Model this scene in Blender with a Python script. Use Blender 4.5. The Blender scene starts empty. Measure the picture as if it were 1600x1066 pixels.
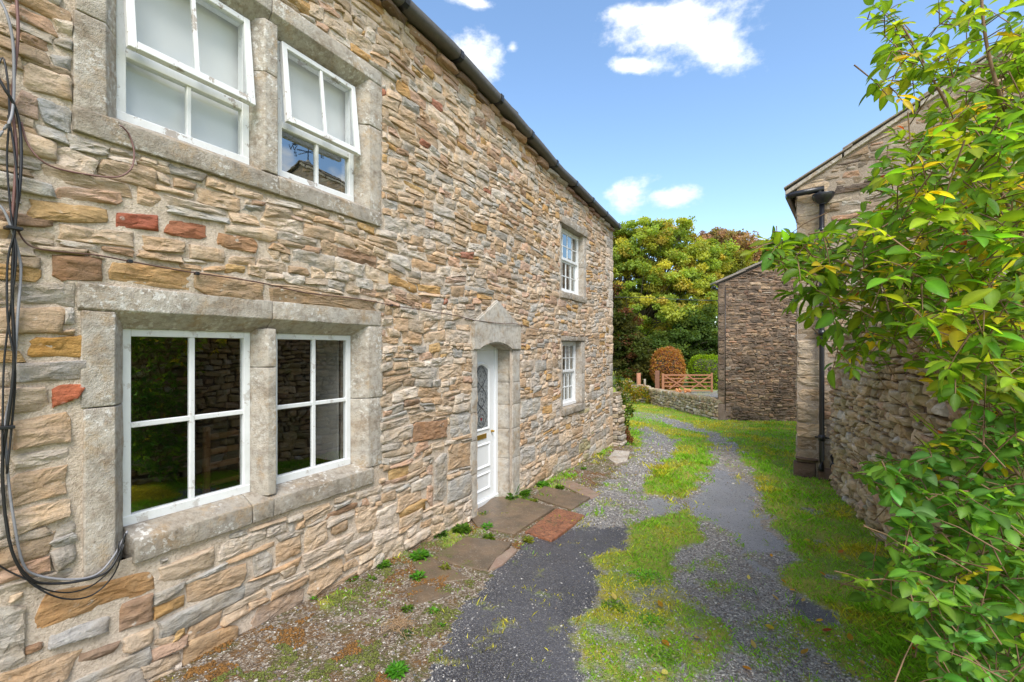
import bpy, bmesh, math, random
import numpy as np
from mathutils import Vector, Matrix, noise as mn
SC = bpy.context.scene
COL = SC.collection
TH = math.radians(29.36); CT, ST = math.cos(TH), math.sin(TH)
F_PX = 711.1; HOR = 545.0
CAM = Vector((3.32, 0.0, 2.05)); RT = Vector((CT, ST, 0)); FW = Vector((-ST, CT, 0)); UP = Vector((0, 0, 1))

# ------------------------------------------------------------------ camera
cd = bpy.data.cameras.new('camera'); cam = bpy.data.objects.new('camera', cd); COL.objects.link(cam)
cam.location = CAM; cam.rotation_euler = (math.radians(90), 0, TH)
cd.sensor_width = 36; cd.lens = F_PX / 1600 * 36; cd.shift_y = 12 / 1600; cd.clip_start = 0.05; cd.clip_end = 3000
SC.camera = cam
SC.view_settings.view_transform = 'Standard'; SC.view_settings.look = 'None'
SC.view_settings.exposure = 1.62; SC.view_settings.gamma = 1.0; SC.view_settings.use_curve_mapping = False
SC.cycles.max_bounces = 8; SC.cycles.transparent_max_bounces = 16; SC.cycles.diffuse_bounces = 4
SC.cycles.use_denoising = True
# ------------------------------------------------------------------ sun
SUN_EL, SUN_AZ = math.radians(52), math.radians(142)      # azimuth from +Y clockwise
sl = bpy.data.lights.new('sun', 'SUN'); sl.energy = 1.5; sl.angle = math.radians(30); sl.color = (1.0, 0.95, 0.88)
sun = bpy.data.objects.new('sun', sl); COL.objects.link(sun)
sd = Vector((math.sin(SUN_AZ) * math.cos(SUN_EL), math.cos(SUN_AZ) * math.cos(SUN_EL), math.sin(SUN_EL)))
sun.rotation_euler = sd.to_track_quat('Z', 'Y').to_euler()
# ------------------------------------------------------------------ sky
def unproj(px, py, Z): return CAM + RT * ((px - 800) / F_PX * Z) + FW * Z + UP * ((HOR - py) / F_PX * Z)
W = bpy.data.worlds.new('World'); SC.world = W; W.use_nodes = True
nt = W.node_tree; nt.nodes.clear(); N = nt.nodes.new; L = nt.links.new
def vm(op, a, b=None, nt=nt):
    n = nt.nodes.new('ShaderNodeVectorMath'); n.operation = op
    for i, v in enumerate((a, b)):
        if v is None: continue
        if hasattr(v, 'is_linked'): nt.links.new(v, n.inputs[i])
        else: n.inputs[i].default_value = v
    return n
def mt(op, a, b=None, c=None, nt=nt, clamp=False):
    n = nt.nodes.new('ShaderNodeMath'); n.operation = op; n.use_clamp = clamp
    for i, v in enumerate((a, b, c)):
        if v is None: continue
        if hasattr(v, 'is_linked'): nt.links.new(v, n.inputs[i])
        else: n.inputs[i].default_value = v
    return n.outputs[0]
wo = N('ShaderNodeOutputWorld'); bg = N('ShaderNodeBackground'); sky = N('ShaderNodeTexSky')
sky.sky_type = 'NISHITA'; sky.sun_disc = False; sky.sun_elevation = SUN_EL; sky.sun_rotation = SUN_AZ
sky.air_density = 1.0; sky.dust_density = 0.6; sky.ozone_density = 1.5
bg.inputs[1].default_value = 0.12
tc = N('ShaderNodeTexCoord').outputs['Generated']
def wnoise(scale, detail, rough, off=(0, 0, 0)):
    m = N('ShaderNodeMapping'); m.inputs['Location'].default_value = off; m.inputs['Scale'].default_value = (1, 1, 1.6)
    L(tc, m.inputs[0]); n = N('ShaderNodeTexNoise'); n.inputs['Scale'].default_value = scale
    n.inputs['Detail'].default_value = detail; n.inputs['Roughness'].default_value = rough
    L(m.outputs[0], n.inputs['Vector']); return n.outputs['Fac']
n1 = wnoise(12, 10, .62); n2 = wnoise(5, 4, .5, (3, 1, 2))
tot = None
for cx, cy, rx, ry, rot in [(1075, 50, 112, 58, 0), (1125, 82, 70, 36, 8), (1010, 22, 95, 22, 0), (985, 102, 40, 14, 0), (738, 92, 52, 44, 35), (1048, 307, 58, 22, 0),
                       (990, 301, 44, 28, -25), (742, 4, 44, 12, 10), (801, 74, 15, 15, 0), (1225, 378, 70, 9, 0)]:
    d = (unproj(cx, cy, 1) - CAM).normalized()
    r = (RT - d * RT.dot(d)).normalized(); u = r.cross(d).normalized() * 1.0
    if u.z < 0: u = -u
    a = math.radians(rot); r2 = r * math.cos(a) - u * math.sin(a); u2 = r * math.sin(a) + u * math.cos(a)
    Zc = math.sqrt(F_PX ** 2 + (cx - 800) ** 2 + (cy - HOR) ** 2)
    cosx = math.cos(math.atan((cx - 800) / F_PX)); 
    sx, sy = rx / Zc * (0.62 + .38 * cosx), ry / Zc * (0.7 + .3 * F_PX / math.hypot(F_PX, cy - HOR))
    e = vm('SUBTRACT', tc, tuple(d)).outputs[0]
    x = vm('DOT_PRODUCT', e, tuple(r2 / sx)).outputs['Value']; y = vm('DOT_PRODUCT', e, tuple(u2 / sy)).outputs['Value']
    q = mt('SQRT', mt('ADD', mt('MULTIPLY', x, x), mt('MULTIPLY', y, y)))
    v = mt('SUBTRACT', .55 if rx < 30 else 1.0, q)
    tot = v if tot is None else mt('MAXIMUM', tot, v)
sep = N('ShaderNodeSeparateXYZ'); L(tc, sep.inputs[0])
cl = mt('ADD', tot, mt('MULTIPLY', mt('SUBTRACT', n1, .5), 2.7))
inview = vm('DOT_PRODUCT', tc, tuple(FW * .93 + UP * .36)).outputs['Value']
outm = mt('MULTIPLY', mt('SUBTRACT', .60, inview), 6.0, clamp=True)
gen = mt('MULTIPLY', mt('ADD', mt('MULTIPLY', mt('SUBTRACT', n2, .43), 9.0), mt('MULTIPLY', mt('SUBTRACT', n1, .5), 2.0)), outm)
def mr(v, a, b, nt=nt):
    n = nt.nodes.new('ShaderNodeMapRange'); n.interpolation_type = 'SMOOTHSTEP'
    nt.links.new(v, n.inputs[0]); n.inputs[1].default_value = a; n.inputs[2].default_value = b; return n.outputs[0]
mask = mt('MAXIMUM', mr(cl, 0.0, .85), mr(gen, 0.1, .9))
mask = mt('MULTIPLY', mask, mr(sep.outputs[2], 0.0, .08))
ccol = N('ShaderNodeMix'); ccol.data_type = 'RGBA'
L(mr(n2, .3, .7), ccol.inputs[0]); CLB = 3.9
ccol.inputs[6].default_value = (.80 * CLB, .86 * CLB, .96 * CLB, 1); ccol.inputs[7].default_value = (1.02 * CLB, 1.02 * CLB, 1.03 * CLB, 1)
hs = N('ShaderNodeHueSaturation'); hs.inputs['Hue'].default_value = .497; hs.inputs['Saturation'].default_value = 1.05; hs.inputs['Value'].default_value = .84
L(sky.outputs[0], hs.inputs['Color'])
mx = N('ShaderNodeMix'); mx.data_type = 'RGBA'; L(mask, mx.inputs[0]); L(hs.outputs[0], mx.inputs[6]); L(ccol.outputs[2], mx.inputs[7])
L(mx.outputs[2], bg.inputs[0]); L(bg.outputs[0], wo.inputs[0])

# ------------------------------------------------------------------ helpers
RNG = random.Random(7)
YG = [-20, 2, 3.4, 4.9, 6.1, 10.9, 19, 30, 60, 300]; ZG = [0, 0, -.07, -.155, -.19, -.33, -.70, -1.12, -1.4, -1.6]
def zg(x, y): return float(np.interp(y, YG, ZG))
def wp(px, py, o=0.0):
    a = (px - 800) / F_PX; Z = (o - CAM.x) / (CT * a - ST)
    p = unproj(px, py, Z); return (p.y, p.z)
def gp(px, py):
    Z = 3.0
    for _ in range(30):
        h = CAM.z - zg(0, unproj(px, py, Z).y); Z = .5 * Z + .5 * F_PX * h / max(py - HOR, 5)
    return unproj(px, py, Z)
def proj(p):
    d = Vector(p) - CAM; Z = d.dot(FW)
    if Z < .05: return (0, 0, -1)
    return (800 + F_PX * d.dot(RT) / Z, HOR - F_PX * d.z / Z, Z)
def empty(name, loc, label=None, cat=None, group=None):
    o = bpy.data.objects.new(name, None); COL.objects.link(o); o.location = loc; o.empty_display_size = .1
    tag(o, label, cat, group); return o
def tag(o, label=None, cat=None, group=None, kind=None):
    if label: o['label'] = label
    if cat: o['category'] = cat
    if group: o['group'] = group
    if kind: o['kind'] = kind
    return o
def link(name, me, mat, parent=None):
    o = bpy.data.objects.new(name, me); COL.objects.link(o)
    if mat and not me.materials: me.materials.append(mat)
    if parent is not None:
        o.parent = parent; bpy.context.view_layer.update() if False else None
    return o
def wloc(o):
    v = Vector(o.location)
    while o.parent is not None: o = o.parent; v = v + Vector(o.location)
    return v
def obj(name, bm, mat, parent=None, smooth=False, org=None):
    """link a bmesh built in world coordinates as one object with its origin at its centre"""
    me = bpy.data.meshes.new(name)
    if org is None:
        n = len(bm.verts); c = Vector((0, 0, 0))
        if n:
            c = Vector([(min(v.co[i] for v in bm.verts) + max(v.co[i] for v in bm.verts)) / 2 for i in range(3)])
    else: c = Vector(org)
    for v in bm.verts: v.co -= c
    if smooth:
        for f in bm.faces: f.smooth = True
    bm.to_mesh(me); bm.free()
    o = link(name, me, mat, parent)
    o.location = c - (wloc(parent) if parent is not None else Vector((0, 0, 0)))
    return o
def np_obj(name, V, Fc, mat, parent=None, col=None, smooth=False, org=(0, 0, 0), nside=None):
    """V (n,3) float, Fc (m,k) int; fast mesh"""
    V = np.asarray(V, dtype=np.float32) - np.array(org, dtype=np.float32); Fc = np.asarray(Fc, dtype=np.int32); m, k = Fc.shape
    me = bpy.data.meshes.new(name); me.vertices.add(len(V)); me.vertices.foreach_set('co', V.ravel())
    me.loops.add(m * k); me.loops.foreach_set('vertex_index', Fc.ravel())
    me.polygons.add(m); me.polygons.foreach_set('loop_start', np.arange(0, m * k, k, dtype=np.int32)); me.polygons.foreach_set('loop_total', np.full(m, k, dtype=np.int32))
    if smooth: me.polygons.foreach_set('use_smooth', np.ones(m, dtype=bool))
    me.update(calc_edges=True)
    if col is not None: setcol(me, col)
    o = link(name, me, mat, parent)
    o.location = Vector(org) - (wloc(parent) if parent is not None else Vector((0, 0, 0)))
    return o
def setcol(me, col, name='col'):
    a = me.color_attributes.new(name, 'FLOAT_COLOR', 'POINT'); c = np.ones((len(me.vertices), 4), dtype=np.float32)
    col = np.asarray(col, dtype=np.float32); c[:, :col.shape[-1]] = col; a.data.foreach_set('color', c.ravel())
def add_box(bm, x0, x1, y0, y1, z0, z1, bev=0.0, M=None):
    vs = [bm.verts.new((x, y, z)) for x in (x0, x1) for y in (y0, y1) for z in (z0, z1)]
    fs = [(0, 1, 3, 2), (4, 6, 7, 5), (0, 4, 5, 1), (2, 3, 7, 6), (0, 2, 6, 4), (1, 5, 7, 3)]
    faces = [bm.faces.new([vs[i] for i in f]) for f in fs]
    es = list({e for f in faces for e in f.edges})
    out = vs
    if bev > 0:
        r = bmesh.ops.bevel(bm, geom=es, offset=bev, segments=1, affect='EDGES', profile=.5)
        out = list({v for f in r['faces'] for v in f.verts} | {v for v in vs if v.is_valid})
    if M is not None:
        for v in out: v.co = M @ v.co
    return out
def box(name, mat, parent, x0, x1, y0, y1, z0, z1, bev=0.004, M=None):
    bm = bmesh.new(); add_box(bm, x0, x1, y0, y1, z0, z1, bev, M); return obj(name, bm, mat, parent)
def add_prism(bm, prof, a, b, axis):
    """prof: list of 2D points; axis 'y': (x,z) extruded along y a..b; axis 'z': (x,y); axis 'x': (y,z)"""
    def P(p, t): return {'y': (p[0], t, p[1]), 'z': (p[0], p[1], t), 'x': (t, p[0], p[1])}[axis]
    A = [bm.verts.new(P(p, a)) for p in prof]; B = [bm.verts.new(P(p, b)) for p in prof]; n = len(prof)
    bm.faces.new(A); bm.faces.new(B[::-1])
    for i in range(n): bm.faces.new([A[i], B[i], B[(i + 1) % n], A[(i + 1) % n]])
def rough_bm(bm, bev=.008, cuts_len=.07, amp=.004, seed=0.0, fscale=9.0):
    """weather a dressed block: bevel, cut into cells, nudge by noise"""
    bmesh.ops.recalc_face_normals(bm, faces=bm.faces)
    bmesh.ops.bevel(bm, geom=list(bm.edges), offset=bev, segments=2, affect='EDGES', profile=.6)
    for _ in range(3):
        es = [e for e in bm.edges if e.calc_length() > cuts_len]
        if not es: break
        bmesh.ops.subdivide_edges(bm, edges=es, cuts=1, use_grid_fill=True)
        if len(bm.verts) > 2500: break
    bmesh.ops.triangulate(bm, faces=[f for f in bm.faces if len(f.verts) > 4])
    for v in bm.verts:
        p = v.co * fscale + Vector((seed, seed * 1.7, 3)); q = v.co * fscale * 3.1
        v.co += (mn.noise_vector(p) * amp + mn.noise_vector(q) * amp * .5)
def tube(name, pts, rad, mat, parent=None, seg=6, smooth=True, org=None, taper=None, sub=1):
    pts = [Vector(p) for p in pts]
    if sub > 1:      # catmull-rom
        P = [pts[0] * 2 - pts[1]] + pts + [pts[-1] * 2 - pts[-2]]; Q = []
        for i in range(1, len(P) - 2):
            for s in range(sub):
                t = s / sub; a, b, c, d = P[i - 1], P[i], P[i + 1], P[i + 2]
                Q.append(.5 * ((2 * b) + (c - a) * t + (2 * a - 5 * b + 4 * c - d) * t * t + (3 * b - a - 3 * c + d) * t ** 3))
        Q.append(pts[-1]); pts = Q
    bm = bmesh.new(); add_tube(bm, pts, rad, seg, taper); return obj(name, bm, mat, parent, smooth, org)
def add_tube(bm, pts, rad, seg=6, taper=None, cap=True):
    n = len(pts); rings = []; up = Vector((.13, .31, .94)).normalized()
    for i, p in enumerate(pts):
        t = (pts[min(i + 1, n - 1)] - pts[max(i - 1, 0)]).normalized()
        a = t.cross(up)
        if a.length < .1: a = t.cross(Vector((1, .2, 0)))
        a.normalize(); b = t.cross(a)
        r = rad * (1 + ((taper or 1) - 1) * i / max(n - 1, 1)) if taper else rad
        rings.append([bm.verts.new(p + a * r * math.cos(2 * math.pi * k / seg) + b * r * math.sin(2 * math.pi * k / seg)) for k in range(seg)])
    for i in range(n - 1):
        for k in range(seg): bm.faces.new([rings[i][k], rings[i][(k + 1) % seg], rings[i + 1][(k + 1) % seg], rings[i + 1][k]])
    if cap: bm.faces.new(rings[0][::-1]); bm.faces.new(rings[-1])

# ------------------------------------------------------------------ materials
class MX:
    """small node-tree helper"""
    def __init__(s, name):
        s.m = bpy.data.materials.new(name); s.m.use_nodes = True; s.t = s.m.node_tree; s.t.nodes.clear()
        s.out = s.t.nodes.new('ShaderNodeOutputMaterial'); s.b = s.t.nodes.new('ShaderNodeBsdfPrincipled'); s.l(s.b.outputs[0], s.out.inputs[0])
        s.pos = s.t.nodes.new('ShaderNodeNewGeometry').outputs['Position']
    def n(s, t): return s.t.nodes.new(t)
    def l(s, a, b): s.t.links.new(a, b)
    def set(s, i, v):
        if hasattr(v, 'is_linked'): s.l(v, s.b.inputs[i])
        else: s.b.inputs[i].default_value = v
    def map(s, scale=(1, 1, 1), loc=(0, 0, 0), v=None):
        n = s.n('ShaderNodeMapping'); n.inputs['Scale'].default_value = scale; n.inputs['Location'].default_value = loc; s.l(v or s.pos, n.inputs[0]); return n.outputs[0]
    def noise(s, sc, det=4, ro=.55, v=None, dist=0):
        n = s.n('ShaderNodeTexNoise'); n.inputs['Scale'].default_value = sc; n.inputs['Detail'].default_value = det; n.inputs['Roughness'].default_value = ro; n.inputs['Distortion'].default_value = dist
        s.l(v or s.pos, n.inputs['Vector']); return n.outputs['Fac']
    def vor(s, sc, feat='F1', v=None, out='Distance', rnd=1):
        n = s.n('ShaderNodeTexVoronoi'); n.feature = feat; n.inputs['Scale'].default_value = sc; n.inputs['Randomness'].default_value = rnd; s.l(v or s.pos, n.inputs['Vector']); return n.outputs[out]
    def mr(s, v, a, b, c=0, d=1):
        n = s.n('ShaderNodeMapRange'); s.l(v, n.inputs[0])
        for i, x in enumerate((a, b, c, d)): n.inputs[i + 1].default_value = x
        return n.outputs[0]
    def mt(s, op, a, b=None, c=None, clamp=False): return mt(op, a, b, c, nt=s.t, clamp=clamp)
    def mix(s, f, a, b, mode='MIX'):
        n = s.n('ShaderNodeMix'); n.data_type = 'RGBA'; n.blend_type = mode
        for i, v in ((0, f), (6, a), (7, b)):
            if hasattr(v, 'is_linked'): s.l(v, n.inputs[i])
            else: n.inputs[i].default_value = v if i == 0 else (*v, 1) if len(v) == 3 else v
        return n.outputs[2]
    def ramp(s, f, st):
        n = s.n('ShaderNodeValToRGB'); s.l(f, n.inputs[0]); cr = n.color_ramp
        while len(cr.elements) < len(st): cr.elements.new(.5)
        for e, (p, c) in zip(cr.elements, st): e.position = p; e.color = (*c, 1)
        return n.outputs[0]
    def attr(s, name, out='Color'):
        n = s.n('ShaderNodeAttribute'); n.attribute_name = name; return n.outputs[out]
    def bump(s, h, dist=.01, st=1.0, nrm=None):
        n = s.n('ShaderNodeBump'); n.inputs['Strength'].default_value = st; n.inputs['Distance'].default_value = dist; s.l(h, n.inputs['Height'])
        if nrm is not None: s.l(nrm, n.inputs['Normal'])
        return n.outputs[0]
    def norm(s, v): s.l(v, s.b.inputs['Normal'])
def hsum(m, parts):
    t = None
    for w, v in parts:
        x = m.mt('MULTIPLY', v, w); t = x if t is None else m.mt('ADD', t, x)
    return t

def stone_mat(name, bed=(9, 9, 46), lich=.5, green=0.0, dist=.016, dark=0.0):
    m = MX(name); c = m.attr('col')
    big = m.noise(5.5, 5, .6); fine = m.noise(42, 6, .7); bd = m.noise(1, 6, .62, m.map(bed), .4)
    sp = m.noise(150, 3, .6)
    c = m.mix(m.mr(bd, .35, .7), m.mix(1.0, c, (.80, .77, .75), 'MULTIPLY'), m.mix(1.0, c, (1.12, 1.11, 1.08), 'MULTIPLY'))
    c = m.mix(m.mr(big, .45, .75), c, m.mix(1.0, c, (1.08, .94, .76), 'MULTIPLY'))
    c = m.mix(m.mt('MULTIPLY', m.mr(fine, .58, .80), .42), c, m.mix(1.0, c, (.50, .44, .39), 'MULTIPLY'))
    c = m.mix(m.mt('MULTIPLY', m.mr(sp, .35, .75), .35), c, m.mix(1.0, c, (1.35, 1.33, 1.3), 'MULTIPLY'))
    lm = m.mt('MULTIPLY', m.mr(m.vor(17), .26, .16), m.mr(m.noise(3.1, 4, .6), .5, .64))
    lm = m.mt('MULTIPLY', lm, m.mr(m.noise(60, 3), .40, .52))
    c = m.mix(m.mt('MULTIPLY', lm, lich), c, (.62, .60, .54))
    if green > 0:
        gm = m.mt('MULTIPLY', m.mr(m.noise(2.3, 6, .65), .52, .66), green); c = m.mix(gm, c, (.13, .15, .03))
    if dark > 0:
        dm = m.mt('MULTIPLY', m.mr(m.noise(1, 5, .6, m.map((1.1, 1.1, 2.6), (4, 4, 4))), .46, .66), dark); c = m.mix(dm, c, (.045, .038, .033))
    m.set('Base Color', c); m.set('Roughness', .92); m.set('Specular IOR Level', .25)
    crk = m.mr(m.vor(13, 'DISTANCE_TO_EDGE', m.map((1, 1, 2.2), (0, 0, 0))), 0, .06)
    dv = m.n('ShaderNodeVectorMath'); dv.operation = 'ADD'; nv = m.n('ShaderNodeTexNoise'); nv.inputs['Scale'].default_value = 14; m.l(m.pos, nv.inputs['Vector'])
    sv = m.n('ShaderNodeVectorMath'); sv.operation = 'SCALE'; sv.inputs['Scale'].default_value = .10; m.l(nv.outputs['Color'], sv.inputs[0]); m.l(m.map((1, 1, 1.9)), dv.inputs[0]); m.l(sv.outputs[0], dv.inputs[1])
    pv = m.n('ShaderNodeTexVoronoi'); pv.inputs['Scale'].default_value = 12; m.l(dv.outputs[0], pv.inputs['Vector']); ps = m.n('ShaderNodeSeparateColor'); m.l(pv.outputs['Color'], ps.inputs[0])
    h = hsum(m, [(.55, bd), (.75, m.noise(24, 8, .72)), (.22, fine), (.16, ps.outputs[0]), (.35, pv.outputs['Distance']), (.10, sp)])
    m.norm(m.bump(h, dist, .95)); return m.m
def simple(name, col, rough=.5, bumps=0, metal=0, var=.12, nscale=20, dirt=None, bscale=60):
    m = MX(name); f = m.noise(nscale, 5, .6)
    c = m.mix(f, tuple(x * (1 - var) for x in col), tuple(min(1, x * (1 + var)) for x in col))
    if dirt is not None:
        c = m.mix(m.mt('MULTIPLY', m.mr(m.noise(nscale * .6, 7, .72), .55, .68), dirt[3]), c, dirt[:3])
    m.set('Base Color', c); m.set('Roughness', rough); m.set('Metallic', metal)
    if bumps: m.norm(m.bump(m.noise(bscale, 6, .6), bumps, .8))
    return m.m
M = {}
M['rubble'] = stone_mat('rubble_stone', lich=.7, dist=.024)
M['far_rubble'] = stone_mat('rubble_stone_far', lich=.5, dist=.02)
M['dress'] = None
def dressed(name, base, b2, lich=.8, moss=.25):
    m = MX(name); big = m.noise(4.2, 6, .62); md = m.noise(17, 6, .65); pit = m.noise(85, 4, .6)
    c = m.mix(m.mr(big, .35, .68), base, b2)
    c = m.mix(m.mt('MULTIPLY', m.mr(md, .46, .68), .75), c, m.mix(1.0, c, (.55, .50, .46), 'MULTIPLY'))
    c = m.mix(m.mt('MULTIPLY', m.mr(m.noise(6.5, 7, .7, m.map((1, 1, 1), (7, 2, 1))), .52, .66), .55), c, (.40, .27, .14))
    lm = m.mt('MULTIPLY', m.mr(m.noise(30, 4, .6), .53, .60), m.mr(m.noise(3.7, 5, .6, m.map((1, 1, 1), (1, 9, 4))), .46, .60))
    c = m.mix(m.mt('MULTIPLY', lm, lich), c, (.66, .64, .60))
    c = m.mix(m.mt('MULTIPLY', m.mr(m.noise(9, 7, .7, m.map((1, 1, 1), (5, 5, 5))), .57, .70), moss), c, (.10, .085, .05))
    c = m.mix(m.mt('MULTIPLY', m.mr(m.noise(2.6, 7, .72, m.map((1, 1, 1.8), (8, 3, 5))), .50, .66), .6), c, m.mix(1.0, c, (.50, .42, .34), 'MULTIPLY'))
    c = m.mix(m.mt('MULTIPLY', m.mr(pit, .58, .75), .5), c, (.14, .12, .10))
    m.set('Base Color', c); m.set('Roughness', .93); m.set('Specular IOR Level', .2)
    m.norm(m.bump(hsum(m, [(.7, md), (.5, pit), (.5, big), (.3, m.noise(210, 2))]), .015, .95)); return m.m
M['dress'] = dressed('dressed_stone', (.43, .40, .355), (.52, .46, .385), lich=.9, moss=.5)
M['door_dress'] = dressed('door_surround_stone', (.50, .48, .44), (.54, .49, .41), lich=.35, moss=.12)
M['sill'] = dressed('sill_stone', (.33, .30, .26), (.41, .36, .29), lich=.9, moss=.5)
def mortar_mat(name, a, b):
    m = MX(name); big = m.noise(3.0, 6, .6); g = m.noise(38, 8, .75); c = m.mix(m.mr(big, .3, .7), a, b)
    sv = m.vor(75, out='Color'); ss = m.n('ShaderNodeSeparateColor'); m.l(sv, ss.inputs[0])
    c = m.mix(m.mt('MULTIPLY', m.mr(ss.outputs[0], .45, 1), .5), c, m.mix(1.0, c, (.55, .50, .46), 'MULTIPLY'))
    c = m.mix(m.mt('MULTIPLY', m.mr(g, .52, .75), .6), c, m.mix(1.0, c, (.50, .44, .38), 'MULTIPLY'))
    m.set('Base Color', c); m.set('Roughness', .97); m.set('Specular IOR Level', .15)
    m.norm(m.bump(hsum(m, [(.8, m.noise(70, 6, .7)), (.7, m.noise(16, 4, .5)), (.25, m.vor(130))]), .014, .85)); return m.m
M['mortar'] = mortar_mat('lime_mortar', (.55, .455, .36), (.65, .555, .455))
M['mortar_dark'] = mortar_mat('dark_mortar', (.15, .115, .085), (.23, .18, .14))
M['mortar_barn'] = mortar_mat('barn_mortar', (.30, .245, .19), (.42, .35, .28))
def paint_mat(name, col, peel):
    m = MX(name); f = m.noise(7, 7, .75); g = m.noise(60, 4, .6, m.map((1, 1, .35)))
    c = m.mix(m.mr(m.noise(11, 5), .3, .7), tuple(x * .92 for x in col), col)
    pk = m.mt('MULTIPLY', m.mr(f, .575, .61), peel); gr = m.mt('MULTIPLY', m.mr(m.noise(9, 6, .7, m.map((1, 1, .4), (2, 2, 2))), .48, .75), .38); c = m.mix(gr, c, (.52, .51, .46))
    c = m.mix(pk, c, (.30, .24, .19)); m.set('Base Color', c); m.set('Roughness', m.mix(pk, (.42,) * 3, (.9,) * 3))
    m.norm(m.bump(hsum(m, [(-.5, pk), (.12, g)]), .003, .7)); return m.m
M['old_paint'] = paint_mat('weathered_white_paint', (.78, .79, .79), .75)
M['paint'] = paint_mat('white_window_paint', (.76, .78, .79), .45)
M['upvc'] = simple('white_door_plastic', (.80, .83, .85), .32, 0, var=.02)
M['cable_black'] = simple('black_cable', (.012, .012, .014), .45)
M['cable_grey'] = simple('grey_cable', (.24, .24, .26), .5, dirt=(.1, .1, .1, .5))
M['cable_brown'] = simple('brown_cable', (.17, .085, .075), .55)
M['cable_thin'] = simple('old_brown_cable', (.09, .042, .032), .6)
M['iron'] = simple('black_painted_iron', (.012, .013, .017), .28, .001, var=.3)
M['gutter'] = simple('dark_gutter', (.085, .08, .075), .6, .004, var=.35, dirt=(.12, .13, .08, .45))
M['slate'] = simple('stone_slate', (.085, .075, .068), .85, .01, var=.4, dirt=(.24, .23, .20, .5), bscale=25)
M['brass'] = simple('brass', (.50, .30, .06), .35, metal=.8)
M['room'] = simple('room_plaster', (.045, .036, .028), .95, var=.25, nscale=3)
M['room_light'] = simple('room_pale_plaster', (.42, .41, .39), .9, var=.05, nscale=6)
M['reflection_panel'] = simple('pale_reflection_panel', (.78, .78, .79), .9, var=.04, nscale=8)  # pale grey of sky mirrored in the upper panes
M['net'] = simple('white_net_curtain', (.70, .71, .72), .9, var=.05)
M['wood'] = simple('gate_wood', (.36, .16, .085), .7, .002, var=.3, nscale=9)
M['wood_furn'] = simple('orange_pine', (.17, .075, .02), .5, var=.2)
M['post_wood'] = simple('post_wood', (.22, .10, .065), .8, .003, var=.3, nscale=9)
M['verge'] = simple('verge_stone', (.24, .20, .16), .9, .012, var=.35, dirt=(.40, .37, .31, .5), bscale=20)
M['bark'] = simple('bark', (.10, .085, .065), .95, .02, var=.4, nscale=6, bscale=14)
M['twig'] = simple('twig_bark', (.20, .12, .065), .8, .002, var=.35, nscale=30)
def glass_mat(name, mirror=.30, tint=(.9, .95, .95), wav=.0016, base=(.0, .0, .0)):
    m = MX(name); m.t.nodes.remove(m.b)
    g = m.n('ShaderNodeBsdfGlossy'); g.inputs['Roughness'].default_value = .015; g.inputs['Color'].default_value = (*tint, 1)
    t = m.n('ShaderNodeBsdfTransparent'); t.inputs['Color'].default_value = (.86, .88, .88, 1)
    lw = m.n('ShaderNodeLayerWeight'); lw.inputs['Blend'].default_value = .5
    f = m.mt('ADD', m.mt('MULTIPLY', m.mt('POWER', lw.outputs['Facing'], 3.0), .6), mirror, clamp=True)
    b = m.bump(m.noise(2.2, 2, .4), wav, 1.0); m.l(b, g.inputs['Normal'])
    x = m.n('ShaderNodeMixShader'); m.l(f, x.inputs[0]); m.l(t.outputs[0], x.inputs[1]); m.l(g.outputs[0], x.inputs[2]); m.l(x.outputs[0], m.out.inputs[0]); return m.m
M['glass'] = glass_mat('window_glass', .24)
M['glass_up'] = glass_mat('upper_window_glass', .36); M['glass_pale'] = glass_mat('pale_window_glass', .05)
def leaf_mat(name, hue_attr=True, gloss=.22, trans=.5):
    m = MX(name); m.t.nodes.remove(m.b); c = m.attr('col'); oi = m.n('ShaderNodeObjectInfo').outputs['Random']
    hv = m.n('ShaderNodeHueSaturation'); m.l(c, hv.inputs['Color']); m.l(m.mr(oi, 0, 1, .48, .515), hv.inputs['Hue']); m.l(m.mr(oi, 0, 1, .75, 1.25), hv.inputs['Value'])
    c = m.mix(m.mr(m.noise(35, 4, .6), .45, .75, 0, .35), hv.outputs[0], m.mix(1.0, hv.outputs[0], (.6, .7, .5), 'MULTIPLY'))
    d = m.n('ShaderNodeBsdfPrincipled'); m.l(c, d.inputs['Base Color']); d.inputs['Roughness'].default_value = .38; d.inputs['Specular IOR Level'].default_value = gloss
    m.l(m.bump(m.noise(90, 3), .002, .6), d.inputs['Normal'])
    t = m.n('ShaderNodeBsdfTranslucent'); m.l(m.mix(1.0, c, (1.7, 1.5, .6), 'MULTIPLY'), t.inputs['Color'])
    x = m.n('ShaderNodeMixShader'); x.inputs[0].default_value = trans; m.l(d.outputs[0], x.inputs[1]); m.l(t.outputs[0], x.inputs[2]); m.l(x.outputs[0], m.out.inputs[0]); return m.m
M['leaf'] = leaf_mat('leaf', trans=.55); M['far_leaf'] = leaf_mat('tree_leaf', gloss=.1, trans=.45); M['grass'] = leaf_mat('grass_blade', gloss=.15, trans=.35)
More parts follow.
